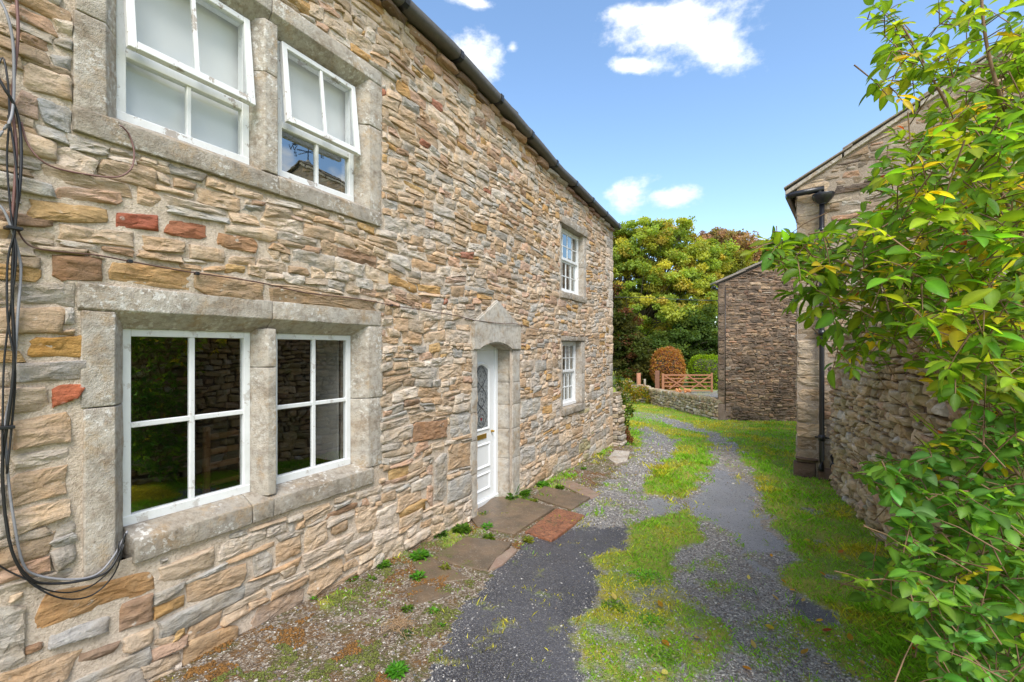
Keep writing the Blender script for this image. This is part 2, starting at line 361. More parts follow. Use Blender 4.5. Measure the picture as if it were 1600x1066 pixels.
# ------------------------------------------------------------------ masonry
class Frame:
    def __init__(s, O, U, Nn): s.O = Vector(O); s.U = Vector(U).normalized(); s.N = Vector(Nn).normalized()
    def P(s, u, v, d): return s.O + s.U * u + s.N * d + Vector((0, 0, v))
def sdf_clip(q, ex):
    """push a quad's corners out of rectangle ex=(u0,u1,v0,v1); None when swallowed"""
    u0, u1, v0, v1 = ex
    a0, a1 = min(p[0] for p in q), max(p[0] for p in q); b0, b1 = min(p[1] for p in q), max(p[1] for p in q)
    if a1 <= u0 or a0 >= u1 or b1 <= v0 or b0 >= v1: return q
    pen = [a1 - u0, u1 - a0, b1 - v0, v1 - b0]; i = pen.index(min(pen))
    w, h = a1 - a0, b1 - b0
    if pen[i] > (.8 * w if i < 2 else .8 * h): return None
    if i == 0: return [(min(p[0], u0), p[1]) for p in q]
    if i == 1: return [(max(p[0], u1), p[1]) for p in q]
    if i == 2: return [(p[0], min(p[1], v0)) for p in q]
    return [(p[0], max(p[1], v1)) for p in q]
def layout(rng, u0, u1, v0, v1, rowh, wr=(1.4, 3.4), split=.28, excl=(), warp=.10, top=None, jit=.16, wmax=.6):
    quads = []; v = v0; j = 0
    def wv(u, v): return v + warp * mn.noise(Vector((u * .55, v * 1.1, 3.3))) + warp * .4 * mn.noise(Vector((u * 1.9, v * 1.6, 9.1)))
    while v < v1:
        h = rowh(v) * rng.uniform(.7, 1.35); u = u0 - rng.uniform(0, .3); j += 1
        while u < u1:
            w = min(wmax, h * rng.uniform(*wr)) if h > 0 else .2
            s0 = rng.uniform(-jit, jit) * h * .5
            cells = [(u, u + w, v, v + h)]
            r = rng.random()
            if r < split and h > .085:
                m = rng.uniform(.35, .65); k = rng.random()
                if k < .5: cells = [(u, u + w, v, v + h * m), (u, u + w, v + h * m, v + h)]
                elif k < .8:
                    mm = rng.uniform(.35, .65); cells = [(u, u + w * mm, v, v + h * m), (u + w * mm, u + w, v, v + h * m), (u, u + w, v + h * m, v + h)]
                else:
                    mm = rng.uniform(.35, .65); cells = [(u, u + w, v, v + h * m), (u, u + w * mm, v + h * m, v + h), (u + w * mm, u + w, v + h * m, v + h)]
            for a, b, c, d in cells:
                ja = lambda: rng.uniform(-jit, jit) * h * .8; jb = lambda: rng.uniform(-jit, jit) * (d - c) * .8
                q = [(a + ja(), c + jb()), (b + ja(), c + jb()), (b + ja(), d + jb()), (a + ja(), d + jb())]
                q = [(x, wv(x, y)) for x, y in q]
                for ex in excl:
                    q = sdf_clip(q, ex)
                    if q is None: break
                if q is None: continue
                q = [(min(max(x, u0), u1), y) for x, y in q]
                if top is not None:
                    q = [(x, min(y, top(x))) for x, y in q]
                ww = (q[1][0] - q[0][0] + q[2][0] - q[3][0]) / 2; hh = (q[3][1] - q[0][1] + q[2][1] - q[1][1]) / 2
                if ww < .035 or hh < .025: continue
                quads.append(q)
            u += w
        v += h
    return quads
def stone_geo(rng, fr, q, gap, dep, lod, seed, p=None, rough=.012):
    cu = sum(a[0] for a in q) / 4; cv = sum(a[1] for a in q) / 4
    w = max(.01, (q[1][0] - q[0][0] + q[2][0] - q[3][0]) / 2); h = max(.01, (q[3][1] - q[0][1] + q[2][1] - q[1][1]) / 2)
    p = p or rng.uniform(3.2, 9.0); gx, gy = max(.55, 1 - gap / w * 2), max(.5, 1 - gap / h * 2)
    k = (9, 14, 22)[lod]; rings = ([(1.0, -1), (.985, .65), (.70, 1.0)], [(1.0, -1), (1.0, .45), (.93, .90), (.64, 1.0), (.30, 1.0)], [(1.0, -1), (1.0, .40), (.965, .80), (.86, .96), (.64, 1.0), (.42, 1), (.2, 1)])[lod]
    ph = rng.uniform(0, 6.28); tl = (rng.uniform(-.35, .35) * dep, rng.uniform(-.35, .35) * dep)
    V = []
    def bil(x, y):
        s, t = (x * gx + 1) / 2, (y * gy + 1) / 2
        a = (q[0][0] * (1 - s) + q[1][0] * s) * (1 - t) + (q[3][0] * (1 - s) + q[2][0] * s) * t
        b = (q[0][1] * (1 - s) + q[1][1] * s) * (1 - t) + (q[3][1] * (1 - s) + q[2][1] * s) * t
        return a, b
    # broken outline: four pulled corners and a few edge breaks, joined by straight sides
    cr = []
    for cx_, cy_ in ((-1, -1), (1, -1), (1, 1), (-1, 1)):
        nx_, ny_ = ((1, -1), (1, 1), (-1, 1), (-1, -1))[len([c for c in cr if c[2]])][:2]
        pull = rng.uniform(.02, .20) * (.5 if p > 6 else 1.1); cut = rng.random() < .38
        ax, ay = cx_ * (1 - pull * .5), cy_ * (1 - pull)
        if cut:
            k1, k2 = rng.uniform(.1, .4), rng.uniform(.15, .55); pa = (cx_ * (1 - k1), cy_, False); pb = (cx_, cy_ * (1 - k2), False)
            if cx_ * cy_ > 0: pa, pb = pb, pa
            cr += [(pa[0], pa[1], True), (pb[0], pb[1], False)]
        else: cr.append((ax, ay, True))
        if rng.random() < .6:
            e = {(-1, -1): (rng.uniform(-.5, .5), -1), (1, -1): (1, rng.uniform(-.4, .4)), (1, 1): (rng.uniform(-.5, .5), 1), (-1, 1): (-1, rng.uniform(-.4, .4))}[(cx_, cy_)]
            j_ = 1 - rng.uniform(-.04, .14); cr.append((e[0] * (j_ if abs(e[0]) == 1 else 1), e[1] * (j_ if abs(e[1]) == 1 else 1), False))
    cum = [0]; nc = len(cr)
    for i in range(nc): cum.append(cum[-1] + math.hypot((cr[(i + 1) % nc][0] - cr[i][0]) * w, (cr[(i + 1) % nc][1] - cr[i][1]) * h))
    pos = [cum[-1] * (i + .0) / k for i in range(k)]; taken = set()
    for cidx in range(nc):
        b_ = min((i for i in range(k) if i not in taken), key=lambda i: min(abs(pos[i] - cum[cidx]), cum[-1] - abs(pos[i] - cum[cidx])), default=None)
        if b_ is not None: taken.add(b_); pos[b_] = cum[cidx]
    pos.sort(); outl = []
    for t_ in pos:
        i = 0
        while i < nc - 1 and cum[i + 1] < t_: i += 1
        f_ = (t_ - cum[i]) / max(1e-6, cum[i + 1] - cum[i]); a_, b_ = cr[i], cr[(i + 1) % nc]; outl.append((a_[0] * (1 - f_) + b_[0] * f_, a_[1] * (1 - f_) + b_[1] * f_))
    fac = [(math.cos(t_), math.sin(t_), rng.uniform(.05, .65), rng.uniform(.1, .55) * dep) for t_ in (rng.uniform(0, 6.28), rng.uniform(0, 6.28), rng.uniform(0, 6.28))]
    def dd(a, b, f, x, y):
        if f < 0: return -.035
        fc = sum(max(0, x * c_ + y * s_ - o_) * sl_ for c_, s_, o_, sl_ in fac) * min(1, f)
        nz = mn.noise(Vector((a * 7 + seed, b * 22, seed))) * .6 + mn.noise(Vector((a * 19, b * 40 + seed, 2.0 + seed))) * .4
        st = math.floor((nz + 1) * 3.5) / 3.5 - 1
        return dep * f - fc + tl[0] * x * f + tl[1] * y * f + (nz * .5 + st * .5) * rough * min(1, f * 1.2)
    jr = [1 + rng.uniform(-.07, .05) for _ in range(k)]; ja_ = [rng.uniform(-.5, .5) * math.pi / k for _ in range(k)]
    for ri, (rs, f) in enumerate(rings):
        for i in range(k):
            ox, oy = outl[i]; c, s = ox, oy; r = 1
            wob = 1 + .04 * mn.noise(Vector((c * 1.6 + seed, s * 1.6, seed * 1.3))) + .03 * mn.noise(Vector((c * 5 + seed, s * 5, 1.1)))
            rq = rs * (1 + (jr[i] - 1) * .35) * (rng.uniform(.88, 1.1) if ri > 2 else 1); x, y = c * r * rq * wob, s * r * rq * wob
            a, b = bil(x, y); V.append(fr.P(a, b, dd(a, b, f, x, y)))
    V.append(fr.P(*bil(0, 0), dep + rng.uniform(-.3, .3) * rough))
    Fq = []; nr = len(rings)
    for r in range(nr - 1):
        for i in range(k):
            i2 = (i + 1) % k; Fq.append((r * k + i, r * k + i2, (r + 1) * k + i2, (r + 1) * k + i))
    c = nr * k
    for i in range(k): Fq.append(((nr - 1) * k + i, (nr - 1) * k + (i + 1) % k, c))
    return V, Fq, (cu, cv), w * h
def smf(Fq):
    k = sum(1 for f in Fq if len(f) == 3); nr = (len(Fq) - k) // k; fl = (len(Fq) > 60 and RNG.random() < .55); return [i >= 2 * k and not fl for i in range(nr * k)] + [not fl] * k
def emit_stones(items, mat, parent, name='stone', limit=298, flip=False):
    """items: (V, F, col, importance, label); largest in view become objects of their own, the rest one mass"""
    items.sort(key=lambda t: -t[3]); big, rest = items[:limit], items[limit:]
    for V, Fq, col, imp, lab in big:
        me = bpy.data.meshes.new(name); c = sum(V, Vector((0, 0, 0))) / len(V)
        me.from_pydata([v - c for v in V], [], Fq); me.polygons.foreach_set('use_smooth', smf(Fq)); me.materials.append(mat)
        setcol(me, np.tile(np.array(col), (len(V), 1)))
        o = bpy.data.objects.new(name, me); COL.objects.link(o); o.parent = parent; o.location = c - wloc(parent)
        if lab: o['label'] = lab
    if rest:
        VV, FF, CC = [], [], []; n = 0; SM = []
        for V, Fq, col, imp, lab in rest:
            SM.extend(smf(Fq)); VV.extend(V); FF.extend([tuple(i + n for i in f) for f in Fq]); CC.append(np.tile(np.array(col), (len(V), 1))); n += len(V)
        me = bpy.data.meshes.new('small_stones'); me.from_pydata(VV, [], FF); me.polygons.foreach_set('use_smooth', SM); me.materials.append(mat); setcol(me, np.concatenate(CC))
        o = bpy.data.objects.new('stonework', me); COL.objects.link(o); o.parent = parent; o.location = -wloc(parent); o['kind'] = 'stuff'
def build_stones(rng, fr, quads, palette, gap=(.005, .012), dep=(.012, .035), rough=.012, hand=(), lodk=1.0):
    items = []
    for qi, q in enumerate(list(quads) + list(hand)):
        col = None; lab = None
        if len(q) == 3: q, col, lab = q
        c = fr.P(sum(a[0] for a in q) / 4, sum(a[1] for a in q) / 4, 0); px, py, Z = proj(c)
        w = abs(q[1][0] - q[0][0]); h = abs(q[3][1] - q[0][1]); scr = w * h / max(Z, .3) ** 2 * F_PX ** 2 if Z > 0 else 0
        vis = -60 < px < 1660 and -60 < py < 1130 and Z > 0
        lod = 2 if vis and scr > 900 * lodk else 1 if vis and scr > 160 * lodk else 0
        if col is None: col = palette(rng, c)
        V, Fq, cc, ar = stone_geo(rng, fr, q, rng.uniform(*gap), rng.uniform(*dep), lod, rng.uniform(0, 50), rough=rough)
        items.append((V, Fq, col, (scr if vis else 0) + (1e5 if len(hand) and qi >= len(quads) else 0), lab))
    return items
TAN = (.455, .34, .235); LTAN = (.53, .425, .32); GREY = (.41, .385, .35); OCH = (.47, .31, .145); BRN = (.34, .235, .165); RED = (.34, .16, .11); PALE = (.56, .495, .425); PINK = (.50, .355, .27)
def pick(rng, tab, var=.16):
    r = rng.random() * sum(w for w, _ in tab)
    for w, c in tab:
        r -= w
        if r <= 0: break
    k = rng.uniform(1 - var, 1 + var); t = rng.uniform(-.05, .05)
    return (c[0] * k * (1 + t), c[1] * k, c[2] * k * (1 - t))
def pal_house(rng, c):
    low = c.z < .9; far = c.y > 6
    if low and c.y > 4.5: return pick(rng, [(4, PALE), (4, LTAN), (3, GREY), (2, TAN), (.4, OCH), (.6, (.36, .34, .22))])
    if far: return pick(rng, [(3, PALE), (4, LTAN), (2.5, GREY), (3, TAN), (1.0, OCH), (.8, PINK), (.4, BRN)])
    return pick(rng, [(3.4, PALE), (5, LTAN), (2.6, GREY), (4, TAN), (.9, OCH), (1.1, PINK), (.8, BRN), (.14, RED)])

# ------------------------------------------------------------------ cottage
EY = [(-3, 5.53), (3.45, 5.53), (4.2, 5.515), (5.28, 5.44), (7.34, 5.2), (10.98, 5.02), (12, 4.98)]
def eave(y): return float(np.interp(y, [a for a, b in EY], [b for a, b in EY]))
YC = wp(957, 600)[0]
cottage = empty('cottage', (0, 5, 0), 'long two-storey rubble stone cottage with white windows and white front door', 'house')
HF = Frame((0, 0, 0), (0, 1, 0), (1, 0, 0))
RB = .13      # recess of lower frames
def fr_rect(a, b, o):   # a=(px,py) lower-left seen, b upper-right seen
    y0, z0 = wp(*a, o); y1, z1 = wp(*b, o); return y0, y1, z0, z1
l1 = (wp(190, 600, -RB)[0], wp(391, 600, -RB)[0]); l2 = (wp(425, 600, -RB)[0], wp(548, 600, -RB)[0])
LZ0, LZ1 = wp(195, 822, -RB)[1], wp(190, 513, -RB)[1]
u1 = (wp(180, 100, -.10)[0], wp(390, 100, -.10)[0]); u2 = (wp(431, 100, -.10)[0], wp(553, 100, -.10)[0])
UZ0, UZ1 = wp(190, 190, -.10)[1] , wp(552, 140, -.10)[1] + .02
f1 = (wp(869.5, 600, -.12)[0], wp(899.5, 600, -.12)[0]); F1Z = (wp(870.5, 637, -.12)[1], wp(870.5, 533, -.12)[1])
f2 = (wp(869, 400, -.10)[0], wp(904, 400, -.10)[0]); F2Z = (wp(870, 455, -.10)[1], wp(870, 351, -.10)[1])
dy = (wp(746, 600)[0], wp(796, 600)[0]); DZ = (-.13, wp(770, 536)[1])
print('rects', l1, l2, LZ0, LZ1, u1, u2, UZ0, UZ1, f1, F1Z, f2, F2Z, dy, DZ, YC)
CH = .085
def w_ex(y0, y1, z0, z1, side, head, sill): return (y0 - side, y1 + side, z0 - sill, z1 + head)
JW = .23
ex_low = (l1[0] - JW - CH * .3, l2[1] + JW, LZ0 - .22, LZ1 + .25)
ex_up = (u1[0] - JW, u2[1] + JW + .02, UZ0 - .20, UZ1 + .24)
ex_f1 = (f1[0] - .10, f1[1] + .20, F1Z[0] - .15, F1Z[1] + .10)
ex_f2 = (f2[0] - .10, f2[1] + .17, F2Z[0] - .14, F2Z[1] + .15)
DJL, DJR = wp(736, 600)[0], wp(811, 600)[0]
dap = wp(774.5, 469); dsh = wp(740, 504)[1]; dsh2 = wp(809, 510)[1]
ex_d = [(DJL, DJR, -.5, dsh), ((DJL + dap[0]) / 2 - .02, (DJR + dap[0]) / 2 + .02, 0, (dsh + dap[1]) / 2), (dap[0] - .08, dap[0] + .08, 0, dap[1])]
hand_px = [
 ([(38, 994), (240, 922), (239, 889), (70, 925)], (.42, .26, .13), 'large orange-brown stone below the cable loop'),
 ([(-6, 1052), (38, 1035), (38, 945), (-6, 938)], GREY, None), ([(-6, 1085), (100, 1066), (138, 1008), (-6, 1054)], TAN, None),
 ([(70, 1016), (172, 986), (172, 960), (78, 988)], (.42, .41, .40), None), ([(242, 917), (335, 885), (333, 852), (245, 888)], LTAN, None),
 ([(338, 879), (415, 850), (415, 822), (345, 847)], PALE, None), ([(290, 948), (380, 912), (385, 878), (290, 910)], TAN, None),
 ([(275, 1056), (375, 1012), (370, 972), (288, 1000)], (.44, .31, .19), None), ([(385, 990), (472, 945), (477, 912), (402, 948)], (.36, .28, .22), None),
 ([(478, 940), (535, 897), (535, 866), (482, 890)], TAN, None), ([(185, 990), (238, 970), (238, 925), (185, 945)], BRN, None),
 ([(190, 1025), (240, 1005), (240, 978), (190, 995)], LTAN, None), ([(395, 905), (425, 890), (425, 855), (393, 868)], GREY, None),
 ([(430, 885), (470, 862), (470, 832), (430, 850)], TAN, None), ([(475, 868), (510, 845), (510, 810), (475, 828)], LTAN, None),
 ([(41, 558), (129, 558), (130, 523), (45, 528)], (.46, .27, .09), 'bright ochre stone left of the lower window'), ([(18, 598), (138, 592), (137, 562), (20, 568)], (.38, .36, .34), None),
 ([(82, 638), (120, 625), (135, 600), (80, 602)], (.40, .13, .07), 'broken red brick piece beside the window jamb'), ([(18, 704), (110, 690), (108, 644), (18, 655)], TAN, None),
 ([(14, 738), (112, 722), (112, 695), (14, 710)], PALE, None), ([(14, 797), (107, 772), (107, 724), (14, 742)], TAN, None),
 ([(14, 842), (110, 806), (110, 776), (14, 800)], LTAN, None), ([(-6, 652), (80, 642), (76, 604), (-6, 606)], LTAN, None),
 ([(38, 345), (168, 352), (170, 324), (40, 308)], (.44, .30, .15), None), ([(177, 357), (248, 363), (248, 335), (180, 332)], (.36, .12, .075), 'deep red stone between the two left windows'),
 ([(86, 376), (212, 390), (210, 362), (88, 348)], LTAN, None), ([(82, 440), (160, 441), (160, 402), (82, 398)], (.30, .19, .12), None),
 ([(163, 438), (300, 458), (300, 420), (166, 406)], (.46, .30, .15), None), ([(301, 459), (415, 478), (415, 440), (303, 422)], (.40, .29, .19), None), ([(416, 478), (590, 494), (590, 470), (418, 442)], (.38, .28, .19), None),
 ([(84, 310), (190, 322), (195, 300), (90, 292)], PINK, None), ([(68, 193), (110, 212), (112, 166), (50, 150)], (.36, .37, .38), 'blue-grey stone beside the upper left jamb'),
 ([(36, 140), (112, 160), (110, 122), (38, 98)], LTAN, None), ([(255, 366), (322, 375), (322, 353), (262, 343)], (.32, .14, .08), None),
 ([(337, 388), (400, 397), (402, 374), (337, 361)], (.36, .22, .13), None), ([(220, 392), (288, 398), (288, 376), (220, 366)], TAN, None), ([(295, 404), (350, 412), (350, 390), (295, 382)], LTAN, None),
 ([(702, 684), (735, 680), (735, 641), (702, 648)], (.46, .45, .43), 'pale grey block left of the door jamb'), ([(698, 789), (735, 774), (735, 739), (698, 750)], (.43, .42, .40), None),
 ([(645, 691), (698, 683), (698, 655), (645, 661)], (.34, .21, .13), None), ([(812.5, 655), (844, 645), (844, 619), (812.5, 626)], (.46, .45, .42), None), ([(812.5, 729), (836, 720), (836, 692), (812.5, 700)], (.46, .45, .43), None),
 ([(676, 790), (698, 780), (698, 700), (676, 715)], GREY, None), ([(700, 735), (735, 728), (735, 690), (700, 696)], TAN, None),
]
hand = []
for pts, col, lab in hand_px: hand.append(([wp(*p) for p in pts], col, lab))
ex_hand = []
for q, col, lab in hand:
    us = sorted(p[0] for p in q); vs = sorted(p[1] for p in q); ex_hand.append(((us[0] + us[1]) / 2, (us[2] + us[3]) / 2, (vs[0] + vs[1]) / 2, (vs[2] + vs[3]) / 2))
# corner quoins
r = random.Random(3); quoins = []; z = -.45; i = 0
while z < eave(YC) - .2:
    h = r.uniform(.17, .30); w = (.50 if i % 2 else .27) + r.uniform(-.04, .06); quoins.append(([(YC - w, z), (YC - .002, z), (YC - .002, z + h), (YC - w, z + h)], pick(r, [(2, PALE), (2, (.42, .39, .35)), (1, LTAN)]), None)); z += h; i += 1
ex_q = [(q[0][0][0], YC + 1, q[0][0][1], q[0][2][1]) for q in quoins]
EXH = [ex_low, ex_up, ex_f1, ex_f2] + ex_d
rng = random.Random(11)
def rowh(v): return .165 if v < .45 else .135 if v < 1.0 else .115 if v < 2.3 else .105 if v < 3.2 else .10
quads = layout(rng, -1.6, YC, -.5, 5.6, rowh, wr=(1.1, 3.4), split=.42, excl=EXH + ex_hand + ex_q, warp=.12, top=lambda u: eave(u) - .10, jit=.26)
def fill_gaps(rng, quads, u0, u1, v0, v1, excl, top, sizes=((.36, .16), (.28, .13), (.24, .10), (.19, .085), (.14, .07), (.10, .05), (.075, .045), (.05, .035)), n=11000):
    s = .012; nu, nv = int((u1 - u0) / s), int((v1 - v0) / s); O = np.zeros((nu, nv), bool)
    def rect(a, b, c, d): return slice(max(0, int((a - u0) / s)), max(0, int(math.ceil((b - u0) / s)))), slice(max(0, int((c - v0) / s)), max(0, int(math.ceil((d - v0) / s))))
    for q in quads:
        us = [p[0] for p in q]; a, b = min(us), max(us); i0, i1 = max(0, int((a - u0) / s)), min(nu, int((b - u0) / s) + 1)
        for i in range(i0, i1):
            t = min(1, max(0, (u0 + (i + .5) * s - (q[0][0] + q[3][0]) / 2) / max(.01, (q[1][0] + q[2][0] - q[0][0] - q[3][0]) / 2)))
            lo = q[0][1] * (1 - t) + q[1][1] * t; hi = q[3][1] * (1 - t) + q[2][1] * t; O[i, max(0, int((lo - v0) / s)):max(0, int((hi - v0) / s) + 1)] = True
    for e in excl: O[rect(*e)] = True
    for i in range(nu): O[i, max(0, int((top(u0 + i * s) - v0) / s)):] = True
    out = []
    for w, h in sizes:
        for _ in range(n):
            ww, hh = w * rng.uniform(.75, 1.2), h * rng.uniform(.8, 1.2); a = rng.uniform(u0, u1 - ww); c = rng.uniform(v0, v1 - hh); r = rect(a + ww * .1, a + ww * .9, c + hh * .12, c + hh * .88)
            if not O[r].any():
                O[r] = True; j = lambda: rng.uniform(-.14, .14) * hh; out.append([(a + j(), c + j()), (a + ww + j(), c + j()), (a + ww + j(), c + hh + j()), (a + j(), c + hh + j())])
    return out
quads += fill_gaps(rng, quads + [h_[0] for h_ in hand + quoins], -.6, YC, -.45, 5.5, EXH, lambda u: eave(u) - .12)
# mortar face with openings
def grid_wall(name, fr, u0, u1, v0, v1, step, excl, mat, parent, amp=.012, top=None, base=0.0, far=None):
    us = np.arange(u0, u1 + step, step); us[-1] = u1; vs = np.arange(v0, v1 + step, step)
    V, idx = [], {}; Fq = []
    for i, u in enumerate(us):
        for j, v in enumerate(vs):
            vv = min(v, top(u)) if top else v
            d = base + amp * mn.noise(Vector((u * 6, vv * 6, 1))) + amp * .7 * mn.noise(Vector((u * 17, vv * 17, 5))); V.append(fr.P(u, vv, d))
    nv = len(vs)
    for i in range(len(us) - 1):
        for j in range(nv - 1):
            cu, cv = (us[i] + us[i + 1]) / 2, (vs[j] + vs[j + 1]) / 2
            if top and vs[j] > top(cu): continue
            if any(e[0] < cu < e[1] and e[2] < cv < e[3] for e in excl): continue
            Fq.append((i * nv + j, (i + 1) * nv + j, (i + 1) * nv + j + 1, i * nv + j + 1))
    return np_obj(name, [tuple(v) for v in V], Fq, mat, parent, smooth=True, org=tuple(fr.P((u0 + u1) / 2, (v0 + v1) / 2, 0)))
def shrink(e, s): return (e[0] + s, e[1] - s, e[2] + s, e[3] - s)
wall = grid_wall('wall', HF, -1.6, YC, -.5, 5.6, .045, [shrink(ex_low, .06), shrink(ex_up, .06), shrink(ex_f1, .05), shrink(ex_f2, .05), (dy[0], dy[1], -1, dsh - .05)], M['mortar'], cottage, top=eave, base=.003)
items = build_stones(rng, HF, quads, pal_house, gap=(-.005, .005), dep=(.016, .032), rough=.022, hand=hand + quoins)
emit_stones(items, M['rubble'], wall)

# dressed surrounds ------------------------------------------------
def dress(name, mat, parent, builder, seed, bev=.007, amp=.004, cl=.09):
    bm = bmesh.new(); builder(bm); rough_bm(bm, bev, cl, amp, seed); return obj(name, bm, mat, parent, True)
XF = .020          # proud of the wall line
def jamb(y_out, y_in, z0, z1, rec, side, mat=None, seed=1, name='jamb', xf=None, ch=CH):
    """side +1: opening lies towards +y"""
    xf = XF if xf is None else xf; ch *= 1 if abs(y_in - y_out) > ch * 1.2 else .6
    prof = [(-.28, y_out), (xf, y_out), (xf, y_in - side * ch), (-rec + .02, y_in), (-.28, y_in)]
    return dress(name, mat or M['dress'], cottage, lambda bm: add_prism(bm, prof, z0, z1, 'z'), seed)
def surround(lights, z0, z1, rec, jw, head, sill, ztops, side_extra=0):
    a, b = lights[0][0], lights[-1][1]
    # left jamb in blocks
    for (y_out, y_in, side) in ((a - jw, a + .0, 1), (b + jw, b, -1)):
        zz = z0 - ((.19 if side == 1 else .04) if rec > .11 else .09)
        for k, zt in enumerate(ztops[0] if side == 1 else ztops[1]):
            yo = y_out - side * (RNG.uniform(-.03, .03)); jamb(yo, y_in, zz + .002, zt - .003, rec, side, seed=k * 3 + side, xf=XF + RNG.uniform(-.004, .004)); zz = zt
    # mullions
    for m in range(len(lights) - 1):
        y0, y1 = lights[m][1], lights[m + 1][0]; zz = z0 - .03
        zs = [z0 + (z1 - z0) * .78, z1 + .03] if rec > .11 else [z0 + .72, z1 + .03]
        for zt in zs:
            prof = [(-.28, y0), (-rec + .02, y0), (XF - .012, y0 + .055), (XF - .012, y1 - .055), (-rec + .02, y1), (-.28, y1)]
            dress('mullion', M['dress'], cottage, lambda bm: add_prism(bm, prof, zz + .002, zt - .002, 'z'), zt); zz = zt
    # lintel: two stones meeting over the mullion
    mid = (lights[0][1] + lights[-1][0]) / 2; ends = [a - jw - .02, mid, b + jw + .01] if len(lights) > 1 else [a - jw, b + jw]
    for i in range(len(ends) - 1):
        p = [(-.28, z1), (-rec + .02, z1), (XF + .003, z1 + ch_h), (XF + .003, z1 + head), (-.28, z1 + head)]
        dress('lintel', M['dress'], cottage, lambda bm: add_prism(bm, p, ends[i] + .002, ends[i + 1] - .003, 'y'), 20 + i)
    ss = [a - .23, mid + .05, b + .22] if len(lights) > 1 else [a - .05, b + .05]
    if len(lights) > 1 and rec > .11: ss = [a + .0, a + .72, mid + .0, b + .14]
    for i in range(len(ss) - 1):
        p = [(-.28, z0 - .002), (-rec + .035, z0 - .002), (XF + .012, z0 - .055), (XF + .016, z0 - sill), (-.28, z0 - sill)]
        dress('sill', M['sill'], cottage, lambda bm: add_prism(bm, p, ss[i] + .002, ss[i + 1] - .003, 'y'), 40 + i, amp=.007)
ch_h = .10
surround([l1, l2], LZ0, LZ1, RB, JW, .24, .19, [[LZ0 + .76, LZ1 + .09], [LZ0 + .62, LZ1 + .09]])
surround([u1, u2], UZ0, UZ1, .10, JW, .23, .19, [[UZ0 - .02 + .5, UZ1 + .09], [UZ0 + .75, UZ1 + .09]])
# far windows: plain jambs
for fy, fz, rec, rj, hh, sh, seed in ((f1, F1Z, .12, .19, .09, .14, 1), (f2, F2Z, .10, .16, .14, .13, 5)):
    for k, (za, zb) in enumerate(((fz[0] - .01, fz[0] + .6), (fz[0] + .6, fz[1] + .005))):
        dress('jamb', M['dress'], cottage, lambda bm: add_box(bm, -.26, .008 + k * .002, fy[1], fy[1] + rj, za + .002, zb - .002), seed + k)
    dress('jamb', M['dress'], cottage, lambda bm: add_box(bm, -.26, .008, fy[0] - .09, fy[0], fz[0] - .01, fz[1] + .005), seed + 3)
    dress('lintel', M['sill'], cottage, lambda bm: add_box(bm, -.26, .045 if hh > .1 else .035, fy[0] - .10, fy[1] + .16, fz[1] + .007, fz[1] + hh), seed + 4, amp=.014)
    dress('sill', M['sill'], cottage, lambda bm: add_box(bm, -.26, .05, fy[0] - .06, fy[1] + .1, fz[0] - sh, fz[0] - .012), seed + 5, amp=.014)

# windows ----------------------------------------------------------
def bars_window(y0, y1, z0, z1, x, cols, rows, fw=.045, bw=.022, th=.05, mat='paint', glass='glass', name='window', panes=True, label=None):
    bm = bmesh.new()
    add_box(bm, x - th, x, y0, y0 + fw, z0, z1, .003); add_box(bm, x - th, x, y1 - fw, y1, z0, z1, .003)
    add_box(bm, x - th, x - .001, y0 + fw + .0005, y1 - fw - .0005, z1 - fw, z1, .003); add_box(bm, x - th, x + .004, y0 + .001, y1 - .001, z0 - .004, z0 + fw * 1.2, .004)
    w = obj(name, bm, M[mat], cottage)
    if label: w['label'] = label
    iy0, iy1, iz0, iz1 = y0 + fw, y1 - fw, z0 + fw * 1.2, z1 - fw
    for c in range(1, cols):
        yy = iy0 + (iy1 - iy0) * c / cols; box('glazing_bar', M[mat], w, x - th * .8, x - .008, yy - bw / 2, yy + bw / 2, iz0 - .002, iz1 + .002, .004)
    for r_ in range(1, rows):
        zz = iz0 + (iz1 - iz0) * r_ / rows; box('glazing_bar', M[mat], w, x - th * .8, x - .010, iy0 - .002, iy1 + .002, zz - bw / 2, zz + bw / 2, .004)
    for c in range(cols):
        for r_ in range(rows):
            a, b = iy0 + (iy1 - iy0) * c / cols, iy0 + (iy1 - iy0) * (c + 1) / cols; e, f = iz0 + (iz1 - iz0) * r_ / rows, iz0 + (iz1 - iz0) * (r_ + 1) / rows
            if panes:
                bm = bmesh.new(); t1, t2 = RNG.uniform(-.0012, .0012), RNG.uniform(-.0012, .0012); xx = x - th * .5
                vs = [bm.verts.new(p) for p in ((xx + t1, a, e), (xx + t2, b, e), (xx - t1, b, f), (xx - t2, a, f))]; bm.faces.new(vs); obj('pane', bm, M[glass], w)
    if not panes:
        bm = bmesh.new(); xx = x - th * .5; vs = [bm.verts.new(p) for p in ((xx, iy0, iz0), (xx, iy1, iz0), (xx, iy1, iz1), (xx, iy0, iz1))]; bm.faces.new(vs); obj('glass', bm, M[glass], w)
    return w
bars_window(*l1, LZ0, LZ1, -RB, 2, 2, fw=.048, bw=.034, label='left lower window of four panes')
bars_window(*l2, LZ0, LZ1, -RB, 2, 2, fw=.048, bw=.034, label='right lower window of four panes')
